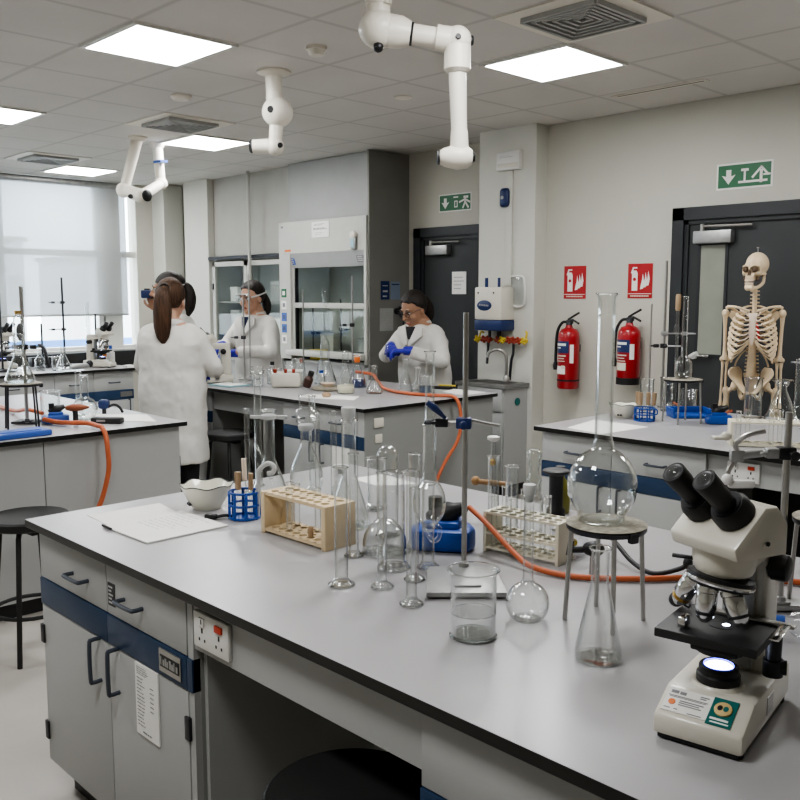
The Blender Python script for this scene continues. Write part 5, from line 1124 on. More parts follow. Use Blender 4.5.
MB().lathe([(.11, 0), (.125, .006), (.125, .018), (.115, .022), (0, .022)], 30).build('board', 'gauze', t); MB().lathe([(.03, .022), (.05, .05), (.055, .05), (.035, .026)], 22).build('dish', 'cart', t)
q = MB(); q.prism([(-4.80, 3.70), (-4.42, 3.86), (-4.55, 4.02), (-4.92, 3.86)], T9-.0003, T9+.0015); tag(q.build('paper_sheet', 'paper', smooth=False), 'white sheet on the near edge of the middle bench', 'paper')
o = MB().sphere((0, 0, .012), .03, (1.3, .9, .7), 12).build('rubber_bung', 'woody', loc=(-4.68, 3.84, T9+.005)); tag(o, 'small brown bung lying on the white sheet of the middle bench', 'bung')
q = MB(); q.prism([(-4.36, 4.66), (-4.10, 4.60), (-4.12, 4.86), (-4.44, 4.86)], T9-.0003, T9+.0015); tag(q.build('paper_sheet', 'paper', smooth=False), 'white papers at the far corner of the middle bench by the sink', 'paper')
t = thing('pen_case', 'black case with a yellow pen on the papers by the woman in glasses', 'case', (-4.47, 4.80, T9), .3); B(-.10, .06, -.025, .025, 0, .022, .006).build('case', 'black', t); MB().cyl((-.05, .0, .028), (.08, .012, .028), .006, seg=8).build('pen', 'yel', t)
glass('conical_flask', 'conical flask of pale liquid below the orange hose on the middle bench', 'flask', p_erl(.065, .30, .022, .12), (-4.78, 4.10, T9), .002, .008, m='thick', extra=lambda t: MB().lathe([(.060, .006), (.060, .06)], 24).build('pale_liquid', mat('pale_liquid', (.70, .68, .52), .3), t))
for k, (x, y, R, H, lab) in enumerate(((-4.62, 4.23, .06, .20, 'clear conical flask by the gloved hands of the woman in glasses'), (-4.50, 4.42, .055, .24, 'clear conical flask just right of her gloved hands'), (-4.55, 4.60, .05, .17, 'small conical flask behind the pair by the gloved hands'))):
    glass('conical_flask', lab, 'flask', p_erl(R, H, .02, .09), (x, y, T9), .002, .007, m='thick')
glass('beaker', 'clear beaker of bluish liquid near the woman in glasses', 'beaker', p_cyl(.05, .12), (-4.40, 4.52, T9), .002, .006, m='thick', extra=lambda t: MB().lathe([(.046, .006), (.046, .05)], 22).build('blue_liquid', mat('blue_liquid', (.10, .16, .26), .2), t))
glass('conical_flask', 'conical flask of dark blue liquid with an orange stopper, middle bench', 'flask', p_erl(.075, .24, .022, .07), (-5.02, 4.42, T9), .002, .007, m='thick', extra=lambda t: [MB().lathe([(.068, .006), (.058, .06)], 22).build('dark_liquid', 'navy', t), MB().lathe([(.022, .19), (.024, .23)], 14).build('orange_stopper', 'odot', t)])
for k, (x, y, R, H, lab) in enumerate(((-5.60, 3.92, .045, .15, 'clear beaker in front of the white tub on the middle bench'), (-5.66, 4.12, .06, .12, 'low clear dish left of the white tub on the middle bench'), (-5.95, 4.50, .05, .14, 'clear beaker at the far side below the goggled woman'), (-5.52, 4.25, .04, .20, 'clear jar behind the white tub'))):
    glass('beaker', lab, 'beaker', p_cyl(R, H), (x, y, T9), .002, .006, m='thick')
for k, (x, y, H, m_, lab) in enumerate(((-5.85, 4.24, .16, 'dkm', 'small dark-capped bottle behind the clear dish on the middle bench'), (-5.62, 4.36, .19, 'valve', 'small red-capped bottle left of the white tub on the middle bench'), (-5.30, 4.30, .12, 'bluep', 'small blue-capped vial behind the white tub on the middle bench'))):
    glass('reagent_bottle', lab, 'bottle', [(.028, 0), (.03, .004), (.03, H*.6), (.014, H*.75), (.014, H*.85)], (x, y, T9), .001, .004, m='thick', extra=lambda t, H=H, m_=m_: MB().lathe([(.017, H*.83), (.017, H)], 14).build('cap', m_, t))
t = thing('blue_tray', 'shallow pale teal tray at the left end of the middle bench', 'tray', (-5.80, 3.80, T9), .1); B(-.13, .13, -.10, .10, 0, .012, .005).build('tray', 'gold2', t); B(-.11, .11, -.08, .08, .011, .014).build('liner', 'paper', t, smooth=False)
stand('tall thin retort stand on the right bench in front of the skeleton arm', (-1.90, 4.985, T9), RZ, .97, .0065, base=(-.05, .05, -.03, .04), clamps=((.33, PI, .10, .02, 'alu', 'alu'),))
hose('orange rubber hose running over the end of the middle bench', [(-5.18, 4.545, T9+.10), (-5.05, 4.60, T9+.085), (-4.88, 4.50, T9+.055), (-4.70, 4.40, T9+.02), (-4.45, 4.33, T9+.0125), (-4.2, 4.36, T9+.0125), (-4.07, 4.40, T9+.016), (-4.015, 4.41, T9+.008), (-3.985, 4.42, T9-.04), (-3.965, 4.42, T9-.15), (-3.97, 4.39, T9-.28), (-4.0, 4.30, T9-.42), (-4.0, 4.2, T9-.56)], .0115)

# ------------------------------------------------------------------ left bench
tripod('dark steel tripod with a conical flask on the left bench', (-4.66, 1.78, T9), .5, .24, .103, m='dkm')
glass('conical_flask', 'conical flask half full of bubbly liquid standing on the left tripod', 'flask', p_erl(.075, .25, .024, .11), (-4.66, 1.78, T9+.2445), .002, .008, m='thick', extra=lambda t: MB().lathe([(.070, .006), (.069, .03), (.055, .065)], 24).build('bubbly_liquid', 'thick', t))
s5 = stand('retort stand with dark clamps behind the flask on the left bench', (-4.80, 1.86, T9), RZ, .74, .010, bm_='dkm', base=(-.09, .05, .0, .12), clamps=((.42, 0, .09, .018, 'dkm', 'dkm'), (.42, PI-.2, .085, .018, 'dkm', 'alu')))
MB().tube([(.08, 0, .43), (.11, -.01, .42), (.13, -.02, .36), (.14, -.02, .31)], .009, 8, 4).build('clamp_finger', 'dkm', s5); MB().sphere((-.005, -.02, .50), .03, (.7, .7, 1.6), 10).build('boss_handle', 'dkm', s5)
glass('reagent_bottle', 'thick clear tube above the left tripod flask, held by the clamp', 'glass tube', [(.012, 0), (.026, .03), (.027, .15), (.022, .18), (.014, .19), (.014, .20)], (-4.70, 1.80, T9+.40), .002, m='thick', extra=lambda t: MB().lathe([(.016, .195), (.018, .215)], 12).build('stopper', 'brass', t))
t = thing('blue_tray', 'flat blue plastic lid lying at the near edge of the left bench', 'tray', (-4.425, 1.62, T9), PI/2+.04)
B(-.19, .19, -.07, .07, 0, .03, .008).build('lid', 'bluep2', t); B(-.15, .15, -.045, .045, .028, .034, .004).build('raised_panel', 'bluep2', t)
burner('blue-based gas burner under the left tripod', (-4.76, 2.0, T9), RZ+.6, .95, 'bluep2')
hose('orange rubber hose on the left bench behind the tripod, entering from the left', [(-5.75, 2.02, T9+.012), (-5.3, 1.98, T9+.02), (-4.98, 1.93, T9+.06), (-4.84, 1.96, T9+.05)], .0115)
hose('orange rubber hose drooping over the end of the left bench', [(-4.74, 1.925, T9+.03), (-4.64, 1.965, T9+.02), (-4.50, 2.05, T9+.022), (-4.38, 2.06, T9+.018), (-4.325, 2.055, T9+.016), (-4.288, 2.055, T9-.02), (-4.27, 2.055, T9-.10), (-4.27, 2.055, T9-.2), (-4.29, 2.03, T9-.33), (-4.31, 2.0, T9-.42), (-4.31, 1.97, T9-.5)], .0125)
t = thing('instrument_case', 'flat black case lying by the orange hose on the left bench', 'case', (-4.56, 2.20, T9), RZ-.1); B(-.085, .085, -.03, .03, 0, .032, .008).build('case', 'blackm', t); B(-.05, .0, -.034, -.028, .01, .022, .002).build('latch', 'alu', t)
q = MB(); q.prism([(-4.60, 2.28), (-4.43, 2.42), (-4.72, 2.52), (-4.98, 2.30), (-4.86, 2.18)], T9-.0003, T9+.0015); tag(q.build('paper_sheet', 'paper', smooth=False), 'white sheet on the far corner of the left bench', 'paper')
glass('pear_flask', 'round clear flask with a short neck beside the left tripod', 'flask', p_round(.07, .25, .022, .5), (-4.77, 2.17, T9), .002, .006, m='thick')
glass('beaker', 'clear beaker behind the round flask on the left bench', 'beaker', p_cyl(.055, .15), (-5.02, 2.08, T9), .002, .006, m='thick')
glass('measuring_cylinder', 'slim clear cylinder behind the round flask on the left bench', 'measuring cylinder', p_meas(.018, .26, .035), (-4.95, 2.22, T9), .0015, m='thick')
t = thing('wooden_clamp', 'brown tapered wooden clamp on a small glass stand, left bench', 'clamp', (-4.67, 2.07, T9), RZ)
MB().latheto((-.05, 0, .085), (.075, 0, .09), [(.012, 0), (.022, .3), (.02, .6), (.006, 1)]).build('handle', mat('red_wood', (.30, .10, .05), .45), t); MB().cyl((0, 0, 0), (0, 0, .085), .014).build('stem', 'dkm', t); MB().lathe([(.045, 0), (.045, .006), (.015, .012)], 20).build('foot', 'alu', t)
t = thing('rubber_bulb', 'dark blue rubber bulb with a bent lead on the left bench', 'bulb', (-4.93, 2.36, T9), RZ)
MB().box(-.03, .03, -.03, .03, .03, .085, .018, seg=4).build('bulb', 'navy', t); MB().cyl((0, 0, 0), (0, 0, .04), .012).build('stem', 'dkm', t); MB().tube([(.02, 0, .04), (.06, 0, .055), (.09, 0, .04), (.11, 0, .008)], .008, 8, 4).build('lead', 'black', t)

# ------------------------------------------------------------------ window bench
for x, y, H, lab, cl in ((-8.53, 3.70, .86, 'tall retort stand with two clamps against the window blind', ((.36, PI, .13, .012, 'dkm', 'dkm'), (.62, PI, .12, .012, 'dkm', 'dkm'))), (-8.50, 3.47, .42, 'short retort stand beside the tall one by the window', ()), (-8.30, 3.02, .98, 'tall retort stand by the window at the left edge of the photo', ((.36, PI, .1, .012, 'dkm', 'dkm'),)), (-8.60, 4.06, .50, 'short thin retort stand behind the window microscope', ())):
    stand(lab, (x, y, T9), PI/2, H, .0095, base=(-.09, .09, -.12, .02), bm_='dkm', rodm='dkm', clamps=cl)
glass('conical_flask', 'clear conical flask in front of the window, left of the microscope', 'flask', p_erl(.07, .20, .02, .07), (-8.35, 3.66+.0, T9) if False else (-8.22, 3.55, T9), .002, .007, m='thick')
glass('reagent_bottle', 'clear bottle with a narrow neck by the window', 'bottle', [(.04, 0), (.045, .005), (.045, .10), (.018, .14), (.016, .20)], (-8.15, 3.30, T9), .002, .006, m='thick')
glass('beaker', 'clear glass beaker on the window worktop near the narrow bottle', 'beaker', p_cyl(.05, .13), (-8.05, 3.42, T9), .002, .006, m='thick')
glass('glass_column', 'tall clear glass tube behind the window microscope', 'glass tube', p_meas(.018, .62, .045), (-8.50, 3.93, T9), .002, m='thick')
t = thing('reagent_bottle', 'amber bottle with a pale label at the end of the window worktop', 'bottle', (-8.40, 4.06, T9)); MB().lathe([(.04, 0), (.043, .005), (.043, .11), (.018, .14), (.016, .17)], 20).build('bottle', 'amber', t); MB().lathe([(.0445, .02), (.0445, .08)], 20, cap0=False, cap1=False).build('pale_label', 'cart', t); MB().lathe([(.02, .165), (.02, .20)], 14).build('cap', 'navy', t)
t = thing('reagent_bottle', 'white plastic bottle beside the amber one on the window worktop', 'bottle', (-8.25, 4.04, T9)); MB().lathe([(.035, 0), (.038, .005), (.038, .13), (.016, .15), (.014, .17)], 20).build('bottle', 'white', t); MB().lathe([(.017, .165), (.015, .20)], 14).build('cap', 'bluep', t)
t = thing('hand_drill', 'grey hand tool lying before the window microscope', 'tool', (-7.99, 3.62, T9), PI/2+.2); MB().latheto((-.12, 0, .03), (.09, 0, .035), [(.018, 0), (.026, .15), (.026, .7), (.018, 1)]).build('body', 'alu', t); MB().sphere((.09, 0, .05), .035, (1, .8, 1), 12).build('knob', 'black', t)
q = MB(); q.prism([(-7.99, 4.03), (-7.90, 4.03), (-7.90, 4.12), (-8.02, 4.12)], T9-.0003, T9+.02); tag(q.build('paper_stack', 'paper', smooth=False), 'short stack of white paper at the end of the window worktop', 'paper')
q = MB(); q.prism([(-8.10, 2.95), (-7.92, 2.95), (-7.92, 3.30), (-8.06, 3.24)], T9-.0003, T9+.002); tag(q.build('paper_sheet', 'paper', smooth=False), 'white sheet lying at the front of the window worktop', 'paper')
t = thing('black_equipment_box', 'low black equipment box at the back of the window worktop', 'box', (-8.64, 3.52, T9)); B(-.05, .05, -.12, .12, 0, .09, .008).build('casing', 'blackm', t); MB().cyl((.05, .06, .045), (.062, .06, .045), .02, seg=14).build('dial', 'dkm', t)
# in the fume cupboard
HZ = .951
for x, y, w_, h_, m_, lab in ((-6.98, 5.80, .20, .26, 'hood', 'cream box at the left inside the fume cupboard'), (-6.50, 5.86, .16, .22, 'hoodg', 'grey box in the middle inside the fume cupboard'), (-6.95, 5.62, .16, .10, 'yel', 'small yellowish box in the front left of the fume cupboard')):
    bx_ = thing('storage_box', lab, 'box', (x, y, HZ)); B(-w_/2, w_/2, -.06, .06, 0, h_*.85, .004).build('body', m_, bx_); B(-w_/2-.004, w_/2+.004, -.064, .064, h_*.85, h_, .004).build('lid', m_, bx_)
for x, y, H, lab in ((-7.10, 5.66, .52, 'dark retort stand at the left inside the fume cupboard'), (-6.83, 5.80, .60, 'dark retort stand in the middle of the fume cupboard'), (-6.24, 5.80, .50, 'dark retort stand at the right inside the fume cupboard')):
    stand(lab, (x, y, HZ), 0, H, .007, base=(-.07, .07, -.10, .02), bm_='dkm', rodm='dkm', clamps=((H*.5, 0, .11, .014, 'dkm', 'dkm'),))
for x, y, lab in ((-6.40, 5.66, 'black hotplate at the right inside the fume cupboard'), (-6.66, 5.64, 'black hotplate in the middle of the fume cupboard')):
    t = thing('hotplate', lab, 'hotplate', (x, y, HZ)); B(-.09, .09, -.07, .07, 0, .08, .01).build('casing', 'blackm', t); MB().lathe([(.07, .08), (.07, .092), (0, .092)], 22).build('plate', 'dkm', t); MB().cyl((.05, -.07, .035), (.05, -.085, .035), .014, seg=12).build('dial', 'alu', t)
# ------------------------------------------------------------------ skeleton
sk = thing('skeleton', 'life-size anatomical skeleton model standing before the charcoal door', 'skeleton', (-2.345, 5.205, 0), RZ-.42)
def rem(o, vox, sm=3):
    m = o.modifiers.new('remesh', 'REMESH'); m.mode = 'VOXEL'; m.voxel_size = vox; m.use_smooth_shade = True
    if sm: s_ = o.modifiers.new('smooth', 'SMOOTH'); s_.iterations = sm; s_.factor = .5
    return o
# skull (x across, -y forward)
SK = Matrix.Translation((0, -.01, 1.742)) @ Matrix.Rotation(-.40, 4, 'Z')
q = MB()
q.sphere((0, .022, .032), .078, (.90, 1.14, .92), 28); q.sphere((0, -.018, .018), .064, (.98, .95, .92), 24)      # cranium, forehead
q.sphere((0, -.062, -.030), .030, (1.05, .8, 1.0), 16); q.box(-.030, .030, -.092, -.04, -.062, -.026, .008)       # maxilla
for s_ in (-1, 1):
    q.tube([(s_*.066, .015, -.022), (s_*.062, -.03, -.026), (s_*.046, -.066, -.022), (s_*.03, -.078, -.018)], [.007, .009, .012, .009], 10, 4)   # cheek bone
    q.tube([(s_*.010, -.086, .020), (s_*.034, -.084, .024), (s_*.057, -.064, .018)], .007, 8, 4)     # brow
    q.tube([(s_*.058, -.056, .01), (s_*.057, -.058, -.02)], .007, 8)
    q.tube([(s_*.058, .004, -.035), (s_*.054, .0, -.075), (s_*.040, -.045, -.102), (s_*.016, -.080, -.110)], [.010, .012, .011, .013], 10, 4)     # jaw
q.tube([(-.020, -.080, -.108), (0, -.088, -.108), (.020, -.080, -.108)], .015, 10, 3); q.box(-.026, .026, -.090, -.07, -.098, -.078, .006); q.tube([(0, -.080, .020), (0, -.094, -.004)], [.009, .006], 8)
sku = q.build('skull', 'bone', sk, T=SK); rem(sku, .0045, 2)
for s_ in (-1, 1):
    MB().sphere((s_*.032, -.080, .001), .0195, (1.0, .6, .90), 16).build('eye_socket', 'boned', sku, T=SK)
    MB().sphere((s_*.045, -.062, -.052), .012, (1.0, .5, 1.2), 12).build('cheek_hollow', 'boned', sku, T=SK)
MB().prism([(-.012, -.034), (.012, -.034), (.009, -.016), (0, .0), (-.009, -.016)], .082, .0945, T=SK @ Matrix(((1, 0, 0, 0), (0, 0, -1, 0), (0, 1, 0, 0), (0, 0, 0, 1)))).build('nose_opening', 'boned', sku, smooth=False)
q = MB()
for k in range(10):
    x = -.027+.006*k; q.box(x-.0026, x+.0026, -.0985+abs(x)*.35, -.088, -.068, -.056, .001); q.box(x-.0026, x+.0026, -.0975+abs(x)*.35, -.087, -.086, -.074, .001)
q.build('teeth', 'cart', sku, T=SK); MB().box(-.030, .030, -.0935, -.08, -.0735, -.069).build('tooth_gap', 'boned', sku, T=SK)
MB().cyl((0, .02, .100), (0, .02, .130), .003, seg=8).cyl((0, .02, .128), (0, .02, .134), .009, seg=10).build('hanging_hook', 'steel', sku, T=SK)
# spine
for k in range(24):
    f = k/23; z = 1.64-(1.64-1.12)*f; y = .035+.030*math.sin(f*PI*2.0)*(.8)-.012*f; r = .016+.019*f*f
    q = MB().lathe([(r, -.009-.003*f), (r*.88, 0), (r, .009+.003*f)], 14, Matrix.Translation((0, y, z))); q.tube([(0, y+r*.8, z), (0, y+r+.030, z-.010)], .0055, 8); q.tube([(-r-.014, y+r*.8, z), (r+.014, y+r*.8, z)], .0045, 8); q.build('vertebra', 'bone', sk)
MB().tube([(0, .035+.030*math.sin(k/23*PI*2)*.8-.012*k/23, 1.64-.52*k/23) for k in range(24)], [.011+.012*k/23 for k in range(24)], 10).build('spinal_discs', 'cart', sk)
# ribs
for k in range(12):
    f = k/11; zb = 1.53-.255*f; a_ = (.078, .105, .122, .133, .140, .145, .148, .149, .147, .142, .130, .110)[k]; d = (.075, .095, .105, .112, .116, .120, .122, .122, .120, .112, .08, .05)[k]
    drop = .040+.065*min(1, k/7); th1 = (2.55, 2.6, 2.62, 2.62, 2.6, 2.58, 2.52, 2.42, 2.3, 2.15, 1.6, 1.3)[k]
    for s_ in (-1, 1):
        P = [(s_*a_*math.sin(.2+(th1-.2)*u/12), .06-.01-d*.45+d*1.05*math.cos(.2+(th1-.2)*u/12)-.02, zb-drop*((u/12)**1.3)) for u in range(13)]
        MB().tube(P, [.0105]*13, 8, 2, sy=.55).build('rib', 'bone', sk)
        if k < 10:
            e = V(P[-1]); tz = 1.475-.024*k if k < 6 else 1.335-.006*(k-6)
            MB().tube([e, e.lerp(V((s_*.018, -.098, tz)), .5)+V((0, -.006, -.008)), (s_*.018, -.098, tz)], .0065, 8, 4, sy=.6).build('rib_cartilage', 'cart' if k < 6 else 'bone', sk)
MB().prism([(-.030, 1.49), (.030, 1.49), (.020, 1.445), (.022, 1.36), (.008, 1.305), (-.008, 1.305), (-.022, 1.36), (-.020, 1.445)], .094, .106, T=Matrix(((1, 0, 0, 0), (0, 0, -1, 0), (0, 1, 0, 0), (0, 0, 0, 1))), bev=.004).build('breastbone', 'cart', sk)
MB().tube([(.024, -.098, 1.43), (.034, -.103, 1.40), (.040, -.106, 1.365), (.046, -.104, 1.34)], .0085, 8, 4).build('red_marking', 'muscle', sk)
for s_ in (-1, 1):
    MB().tube([(s_*.022, -.09, 1.50), (s_*.07, -.085, 1.515), (s_*.12, -.04, 1.525), (s_*.165, -.012, 1.525)], [.009, .0075, .0075, .010], 10, 4).build('collar_bone', 'bone', sk)
    q = MB().prism([(s_*.06, 1.49), (s_*.15, 1.50), (s_*.165, 1.47), (s_*.12, 1.42), (s_*.085, 1.34), (s_*.065, 1.40)][::1 if s_ > 0 else -1], -.092, -.084, T=Matrix(((1, 0, 0, 0), (0, 0, -1, 0), (0, 1, 0, 0), (0, 0, 0, 1)))); q.tube([(s_*.07, .095, 1.46), (s_*.14, .06, 1.515), (s_*.175, .01, 1.52)], .009, 8, 4); q.build('shoulder_blade', 'bone', sk)
    # arm
    q = MB().sphere((s_*.178, .0, 1.485), .0255, (1, 1, 1), 14); q.latheto((s_*.182, .0, 1.49), (s_*.172, .0, 1.205), [(.020, 0), (.015, .1), (.0115, .3), (.0115, .7), (.015, .88), (.026, .95), (.024, 1)], 14); q.sphere((s_*.172-.018, 0, 1.21), .017, seg=10).sphere((s_*.172+.018, 0, 1.21), .017, seg=10); q.build('upper_arm_bone', 'bone', sk)
    MB().latheto((s_*.172-.012, .004, 1.195), (s_*.176-.014, -.01, .925), [(.013, 0), (.008, .15), (.0075, .8), (.011, 1)], 12).build('forearm_bone', 'bone', sk)
    MB().latheto((s_*.172+.013, .004, 1.195), (s_*.176+.013, -.01, .925), [(.014, 0), (.008, .15), (.0075, .8), (.012, 1)], 12).build('forearm_bone', 'bone', sk)
    q = MB().sphere((s_*.176, -.012, .905), .022, (1.1, .6, .8), 12)
    for f_ in range(5):
        x = s_*.176+(-.028+.014*f_); q.tube([(s_*.176+(-.018+.009*f_), -.012, .895), (x, -.016, .835), (x*1.0+.002*(f_-2), -.02, .79-.012*(2-abs(f_-2)))], [.0055, .005, .004], 8)
    rem(q.build('hand_bones', 'bone', sk), .004, 1)
    # pelvis half
    rings = []
    for k in range(9):
        f = k/8; z = 1.165-.155*f
        xo = (.125, .140, .142, .132, .112, .092, .074, .058, .040)[k]; xi = (.085, .068, .062, .060, .062, .058, .046, .030, .012)[k]
        yo = (-.01, -.04, -.05, -.05, -.045, -.045, -.05, -.06, -.065)[k]; yi = (.06, .075, .075, .065, .045, .02, -.01, -.035, -.055)[k]
        th = (.006, .006, .006, .007, .010, .013, .013, .011, .010)[k]
        c0, c1 = V((s_*xo, yo, z)), V((s_*xi, yi, z)); n = V((c1.y-c0.y, -(c1.x-c0.x), 0)).normalized()*th
        rings.append([c0-n, c0+n*.0-V((0, th, 0)), c0+n, c0.lerp(c1, .5)+n*1.0, c1+n, c1-n, c0.lerp(c1, .5)-n*1.0])
    q = MB().loft(rings); q.sphere((s_*.098, -.005, 1.055), .030, (1, 1, 1), 14); q.tube([(s_*.075, .03, 1.04), (s_*.065, .03, .99), (s_*.05, .0, .975), (s_*.03, -.045, 1.005), (s_*.008, -.062, 1.015)], [.014, .014, .012, .010, .011], 10, 4)
    rem(q.build('hip_bone', 'bone', sk), .0045, 4)
    # leg
    q = MB().sphere((s_*.105, -.008, 1.045), .024, seg=14); q.tube([(s_*.105, -.008, 1.045), (s_*.150, .0, 1.01)], .014, 10); q.sphere((s_*.158, .0, 1.02), .024, (.9, .9, 1.2), 12); q.latheto((s_*.154, .0, 1.02), (s_*.115, .0, .52), [(.022, 0), (.016, .12), (.0135, .4), (.015, .8), (.028, .95), (.032, 1)], 14); q.build('thigh_bone', 'bone', sk)
    MB().latheto((s_*.115, 0, .51), (s_*.105, .0, .08), [(.034, 0), (.022, .08), (.013, .3), (.012, .8), (.020, 1)], 14).build('shin_bone', 'bone', sk)
    MB().latheto((s_*.145, .01, .48), (s_*.135, .01, .08), [(.010, 0), (.007, .1), (.007, .9), (.012, 1)], 10).build('calf_bone', 'bone', sk)
    q = MB().sphere((s_*.112, .02, .05), .034, (.8, 1.3, .9), 12)
    for f_ in range(5): q.tube([(s_*.112, -.01, .055), (s_*.112+(-.022+.011*f_), -.07, .035), (s_*.112+(-.036+.018*f_), -.15+.008*abs(f_-1), .014)], [.012, .008, .006], 8)
    rem(q.build('foot_bones', 'bone', sk), .006, 1)
MB().prism([(-.055, 1.125), (.055, 1.125), (.035, 1.05), (.012, .995), (-.012, .995), (-.035, 1.05)], -.085, -.055, T=Matrix(((1, 0, 0, 0), (0, 0, -1, 0), (0, 1, 0, 0), (0, 0, 0, 1))), bev=.008).build('sacrum', 'bone', sk)
sp = MB().cyl((0, .15, .03), (0, .15, 1.35), .012, seg=12); sp.cyl((0, .15, 1.0), (0, .07, 1.0), .010, seg=10); sp.build('support_pole', 'steel', sk)
q = MB()
for k in range(5): a_ = 2*PI*k/5+.3; q.cyl((0, .15, .05), (.25*math.cos(a_), .15+.25*math.sin(a_), .045), .013, seg=8)
q.build('stand_foot', 'dkm', sk)
sk.scale = (.88, .95, 1)
# ------------------------------------------------------------------ people
def head_mb(q, T, s_=1.):
    """head centred on T, facing -y: skull, jaw, nose, ears"""
    X = T @ Matrix.Scale(s_, 4)
    q.sphere((0, 0, 0), 1, (.073, .092, .098), 28, ) if False else None
    def sp(c, r, sc=(1, 1, 1), seg=20):
        t_ = bmesh.new(); bmesh.ops.create_uvsphere(t_, u_segments=seg, v_segments=max(8, seg*2//3), radius=r)
        q.merge(t_, X @ Matrix.Translation(c) @ Matrix.Diagonal((*sc, 1)))
    sp((0, .014, .030), .095, (.78, 1.0, .94), 28); sp((0, -.022, -.030), .075, (.82, .90, 1.05), 24); sp((0, -.040, -.068), .048, (.90, .92, .85), 18); sp((0, -.070, -.098), .021, (1.1, .9, .8), 12)
    for k in (-1, 1):
        sp((k*.040, -.060, -.030), .024, (1, .9, .9), 12); sp((k*.076, .012, -.012), .024, (.34, .75, 1.25), 12); sp((k*.030, -.078, .030), .020, (1.3, .6, .5), 12)
    p = [X @ V(c) for c in ((0, -.084, .020), (0, -.098, .0), (0, -.112, -.022), (0, -.100, -.034))]
    q.tube(p, [.008*s_, .009*s_, .0115*s_, .008*s_], 10, 3)
    for k in (-1, 1): sp((k*.010, -.098, -.028), .0085, (1, 1, .8), 8)
def face_parts(par, T, s_=1., brow='haird'):
    X = T @ Matrix.Scale(s_, 4)
    for k in (-1, 1):
        e = MB().sphere((k*.031, -.0775, .008), .0125, (1.15, .6, .62), 14).build('eye', mat('eye_white', (.62, .58, .54), .3), par, T=X)
        MB().sphere((k*.031-.0, -.0845, .008), .0062, (1, .5, 1), 10).build('iris', 'haird', e, T=X)
        MB().tube([(k*.046, -.077, .017), (k*.031, -.0855, .0175), (k*.018, -.083, .013)], .0024, 6, 3).build('eyelash', 'haird', e, T=X)
        MB().tube([(k*.050, -.078, .030), (k*.034, -.090, .037), (k*.016, -.091, .032)], [.002, .0038, .0032], 8, 3).build('eyebrow', brow, par, T=X)
    MB().sphere((0, -.0865, -.066), .014, (1.7, .55, .62), 14).build('lips', 'lip', par, T=X)
def hair_mb(T, s_=1., front=.062, side=-.02, bob=1.):
    """hair cap: a skull-sized shell that dives under the skin over the face"""
    X = T @ Matrix.Scale(s_, 4); bm = bmesh.new(); bmesh.ops.create_uvsphere(bm, u_segments=40, v_segments=28, radius=1)
    for v in bm.verts:
        p = V((v.co.x*.084, v.co.y*.104+.020, v.co.z*.101+.036))
        zl = front-.02+(.0 if p.y > -.05 else 0); fr = front+.014-.5*abs(p.x+.01)**1.0*.55; line = fr if p.y < -.045 else fr+(side-fr)*min(1, (p.y+.045)/.075)
        if p.z < line and p.y < .03: p = V((v.co.x*.05, v.co.y*.06+.02, v.co.z*.06+.02))
        elif p.z < -.045: p.z = -.045-(-.045-p.z)*.3; p.x *= .85; 
        r = 1+.012*math.sin(23*math.atan2(p.x, p.y-.03)+p.z*30); p.x *= r
        v.co = p
    q = MB(); q.merge(bm, X); return q
def hand_mb(q, T, curl=.6, s_=1., spread=.1, side=1):
    """hand from the wrist: fingers along +x, palm facing -z, thumb on the +y side when side=1"""
    X = T @ Matrix.Scale(s_, 4)
    def tb(pts, r): q.tube([X @ V(p) for p in pts], [a_*s_ for a_ in r], 10, 3)
    pal = MB().box(-.012, .082, -.040, .040, -.015, .015, .012, seg=3); me = pal.bm
    bmesh.ops.transform(me, matrix=X, verts=me.verts); q.merge(me)
    for k, (y, L) in enumerate(((.030, .072), (.010, .082), (-.011, .075), (-.030, .058))):
        y *= side; p = [V((.068, y, .0))]; a_ = .15; 
        for j, fr in enumerate((.45, .32, .25)):
            a_ += curl*(.75, .95, .6)[j]; p.append(p[-1]+V((math.cos(a_), (y*spread*2), -math.sin(a_)))*L*fr)
        tb(p, [.0098, .0092, .0085, .0065])
    p = [V((.010, side*.030, -.004)), V((.035, side*.056, -.014)), V((.060, side*.064, -.028)), V((.080, side*.058, -.040))]
    tb(p, [.0125, .0115, .010, .0075])
def aim(p, d, up):
    """frame at p with x along d and z near up"""
    d = V(d).normalized(); up = V(up); y = up.cross(d).normalized(); z = d.cross(y)
    return Matrix(((d.x, y.x, z.x, p[0]), (d.y, y.y, z.y, p[1]), (d.z, y.z, z.z, p[2]), (0, 0, 0, 1)))
def ring_pts(z, a_, b_, cy=0., n=24, cx=0., sq=2.4):
    return [(cx+a_*math.copysign(abs(math.cos(2*PI*k/n))**(2/sq), math.cos(2*PI*k/n)), cy+b_*math.copysign(abs(math.sin(2*PI*k/n))**(2/sq), math.sin(2*PI*k/n)), z) for k in range(n)]
